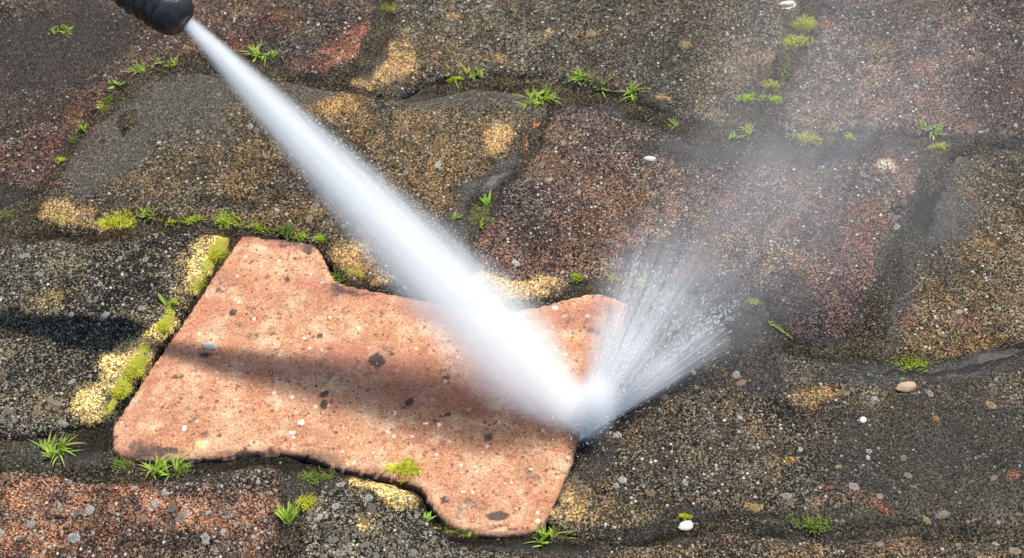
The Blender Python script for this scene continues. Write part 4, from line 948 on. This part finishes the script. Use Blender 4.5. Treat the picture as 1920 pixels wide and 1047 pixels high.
# the splash: cone with its apex at the impact, rising to the upper right
def cone_volume(name, apex, tip, half, dens_fn, label, cat, kind=None, aniso=-.35, flat=1.0, rough_end=8, hint=(0, 0, 1)):
    Lc = float(np.linalg.norm(tip-apex)); q, tc, s = vol_nodes(name+'_air')
    dens = dens_fn(q, tc, s, Lc, half)
    m = finish_vol(q, dens, aniso)
    V = []; Fc = []; seg = 32
    rings = [(-.0, .004)]+[(Lc*math.sin(k/12*math.pi/2)*1.0, 0) for k in range(1, 13)]
    pr = []
    for k in range(14):
        z_ = Lc*k/13
        r_ = (.004+z_*math.tan(half))*math.sqrt(max(.0, 1-(k/13)**rough_end)+.002)
        pr.append((r_, z_-.003))
    for (r_, z_) in pr:
        for k in range(seg):
            a = 2*math.pi*k/seg; V.append((r_*math.cos(a), r_*math.sin(a)*flat, z_))
    for i in range(len(pr)-1):
        for k in range(seg):
            a = i*seg+k; b = i*seg+(k+1) % seg; Fc.append((a, b, b+seg, a+seg))
    Fc.append(tuple(range(seg))[::-1]); Fc.append(tuple((len(pr)-1)*seg+k for k in range(seg)))
    o = mesh_obj(name, V, Fc, m); o.matrix_world = frame_matrix(apex, (tip-apex)/Lc, hint)
    tag(o, label, cat, None, kind)
    return o
def radial(streak_scale, base, near, power, edge_p=1.3, contrast=(.42, .66), flat=1.0, lowc=.25, fade=.6):
    def fn(q, tc, s, Lc, half):
        nrm = q.n('ShaderNodeVectorMath', operation='NORMALIZE'); q.put(nrm.inputs[0], tc)
        ln = q.n('ShaderNodeVectorMath', operation='LENGTH'); q.put(ln.inputs[0], tc)
        dist = ln.outputs['Value']
        sx = q.math('DIVIDE', s[0], q.math('MULTIPLY', q.math('ADD', s[2], .004), math.tan(half)))
        sy = q.math('DIVIDE', s[1], q.math('MULTIPLY', q.math('ADD', s[2], .004), math.tan(half)*flat))
        rho = q.math('SQRT', q.math('ADD', q.math('POWER', sx, 2.0), q.math('POWER', sy, 2.0)))
        fall = q.math('POWER', q.rng(rho, 1.0, .1, 0, 1), edge_p)
        st = q.rng(q.noise(nrm.outputs[0], streak_scale, 2, .6), contrast[0], contrast[1], lowc, 1.5)
        br = q.rng(q.noise(tc, 22, 3, .6), .3, .7, .5, 1.4)
        u = q.math('DIVIDE', dist, Lc)
        ax = q.math('ADD', q.math('MULTIPLY', q.math('POWER', q.math('SUBTRACT', 1.0, u, clamp=True), power), base), q.math('DIVIDE', near, q.math('ADD', q.math('MULTIPLY', dist, 40.0), .15)))
        ax = q.math('MULTIPLY', ax, q.math('POWER', q.math('SUBTRACT', 1.0, u, clamp=True), fade))
        return q.math('MULTIPLY', q.math('MULTIPLY', fall, st), q.math('MULTIPLY', ax, br))
    return fn
A0 = at(1092, 818, .001)
cone_volume('water_splash', A0, at(1300, 400, .06), math.radians(25), radial(26, 400, 200, 1.7, 1.2, (.44, .64), lowc=.12, fade=1.4), 'white streaky splash fanning up right from the point of impact', 'splash', flat=.8)
cone_volume('water_sheet', A0, at(1370, 600, .02), math.radians(10), radial(38, 1000, 190, 1.1, .9, (.42, .62), lowc=.05, fade=.8), 'thin bright sheet of water leaping low to the right of the impact', 'splash')
cone_volume('spray_mist', A0, at(1800, -60, .12), math.radians(29), radial(15, 4.6, 3, .55, 1.1, (.35, .7), lowc=.6, fade=.5), 'thin drifting spray mist blowing towards the upper right', 'mist', 'stuff', aniso=-.3, rough_end=5)
q, tc, s = vol_nodes('burst_water')
rad = q.n('ShaderNodeVectorMath', operation='LENGTH'); q.put(rad.inputs[0], tc)
bm_ = finish_vol(q, q.math('MULTIPLY', q.math('POWER', q.rng(rad.outputs['Value'], 1.0, .0), 2.0), 175.0), -.5)
import bmesh
bm = bmesh.new(); bmesh.ops.create_icosphere(bm, subdivisions=3, radius=1); me = bpy.data.meshes.new('impact_burst'); bm.to_mesh(me); bm.free(); me.materials.append(bm_)
burst = bpy.data.objects.new('impact_burst', me); sc.collection.objects.link(burst)
burst.matrix_world = frame_matrix(at(1108, 762, .013), at(1150, 680, .045)-at(1108, 762, .013)) @ Matrix.Diagonal((.020, .016, .034, 1))
tag(burst, 'dense white burst of atomised water right where the jet strikes', 'water burst')

# white water: droplets and ligaments thrown up by the splash, and those shed by the jet
q = NT('white_water')
dfs = q.n('ShaderNodeBsdfPrincipled'); q.put(dfs.inputs['Base Color'], (.93, .96, .97, 1)); dfs.inputs['Roughness'].default_value = .15
trn = q.n('ShaderNodeBsdfTranslucent'); q.put(trn.inputs['Color'], (.93, .96, .97, 1))
tps = q.n('ShaderNodeBsdfTransparent')
mx = q.n('ShaderNodeMixShader'); mx.inputs[0].default_value = .5; q.t.links.new(dfs.outputs[0], mx.inputs[1]); q.t.links.new(trn.outputs[0], mx.inputs[2])
mx2 = q.n('ShaderNodeMixShader'); mx2.inputs[0].default_value = .2; q.t.links.new(mx.outputs[0], mx2.inputs[1]); q.t.links.new(tps.outputs[0], mx2.inputs[2])
q.t.links.new(mx2.outputs[0], q.out.inputs['Surface'])
rs = np.random.RandomState(21)
def drops(name, centres, dirs, radii, lens, label):
    V = []; Fc = []
    for c, d, r, ln in zip(centres, dirs, radii, lens):
        e1 = np.cross(d, [0.3, .2, 1.0]); e1 /= np.linalg.norm(e1); e2 = np.cross(d, e1); base = len(V)
        for a in range(5):
            t = a*math.pi*.4; V.append(tuple(c+e1*r*math.cos(t)+e2*r*math.sin(t)+d*ln*.25))
        V.append(tuple(c+d*ln)); V.append(tuple(c-d*ln))
        for a in range(5):
            b = (a+1) % 5; Fc.append((base+a, base+b, base+5)); Fc.append((base+b, base+a, base+6))
    o = mesh_obj(name, V, Fc, q.m); tag(o, label, 'droplets', None, 'stuff'); return o
lobes = [(at(1330, 610, .022), .085, .42), (at(1240, 560, .05), .16, .30), (at(1190, 500, .06), .13, .22), (at(1420, 430, .07), .26, .18)]
cs, ds, rr, ll = [], [], [], []
strands = []
for (tip, sp, share) in lobes:
    ax = tip-A0; ax /= np.linalg.norm(ax); e1 = np.cross(ax, [0, 0, 1.0]); e1 /= np.linalg.norm(e1); e2 = np.cross(ax, e1)
    for k in range(26):
        th = abs(rs.normal(0, sp)); ph = rs.uniform(0, 6.28); strands.append((ax*math.cos(th)+(e1*math.cos(ph)+e2*math.sin(ph))*math.sin(th), rs.uniform(.05, .16)))
    for k in range(int(10000*share)):
        if rs.rand() < .55:
            d0, reach = strands[-1-rs.randint(26)]; d = d0+rs.normal(0, .012, 3); dist = reach*rs.rand()**1.2
        else:
            th = abs(rs.normal(0, sp*1.3)); ph = rs.uniform(0, 6.28); d = ax*math.cos(th)+(e1*math.cos(ph)+e2*math.sin(ph))*math.sin(th)
            dist = .40*rs.rand()**2.0
        d = d/np.linalg.norm(d); c = A0+d*(.002+dist)
        if c[2] < .001: c[2] = .001+.003*rs.rand()
        r = (.00006+.00014*rs.rand()**2)*(1.2 if dist < .10 else .8)
        cs.append(c); ds.append(d); rr.append(r); ll.append(r*(1.2+(8*rs.rand() if dist < .09 else 2.0*rs.rand())))
for k in range(500):
    d = np.array([rs.normal(.15, .8), rs.normal(.2, .8), abs(rs.normal(0, 1.0))+.05]); d /= np.linalg.norm(d); dist = .024*rs.rand()**.8
    c = A0+np.array([.0005, .002, 0])+d*dist*np.array([.8, .7, 1.3]); r = .00012+.00022*rs.rand()**2
    cs.append(c); ds.append(d); rr.append(r); ll.append(r*(1.1+2*rs.rand()))
drops('splash_droplets', cs, ds, rr, ll, 'tiny bright droplets and strands of water flying up right from the impact')
cs, ds, rr, ll = [], [], [], []
f = frame_matrix(N, jet_dir); ex = np.array(f.col[0][:3]); ey = np.array(f.col[1][:3])
for k in range(6000):
    t = rs.rand()**.6; R_ = RJ(t)*(.62+.5*abs(rs.normal(0, .32))); a = rs.uniform(0, 6.28)
    c = N+jet_dir*L*t*.97+ex*math.cos(a)*R_+ey*math.sin(a)*R_
    if c[2] < .002: continue
    d = jet_dir+ex*math.cos(a)*.1+ey*math.sin(a)*.1; d /= np.linalg.norm(d); r = .00005+.00009*rs.rand()**2
    cs.append(c); ds.append(d); rr.append(r); ll.append(r*(1.5+5*rs.rand()))
drops('jet_droplets', cs, ds, rr, ll, 'fine droplets shed along the frayed sides of the white water jet')
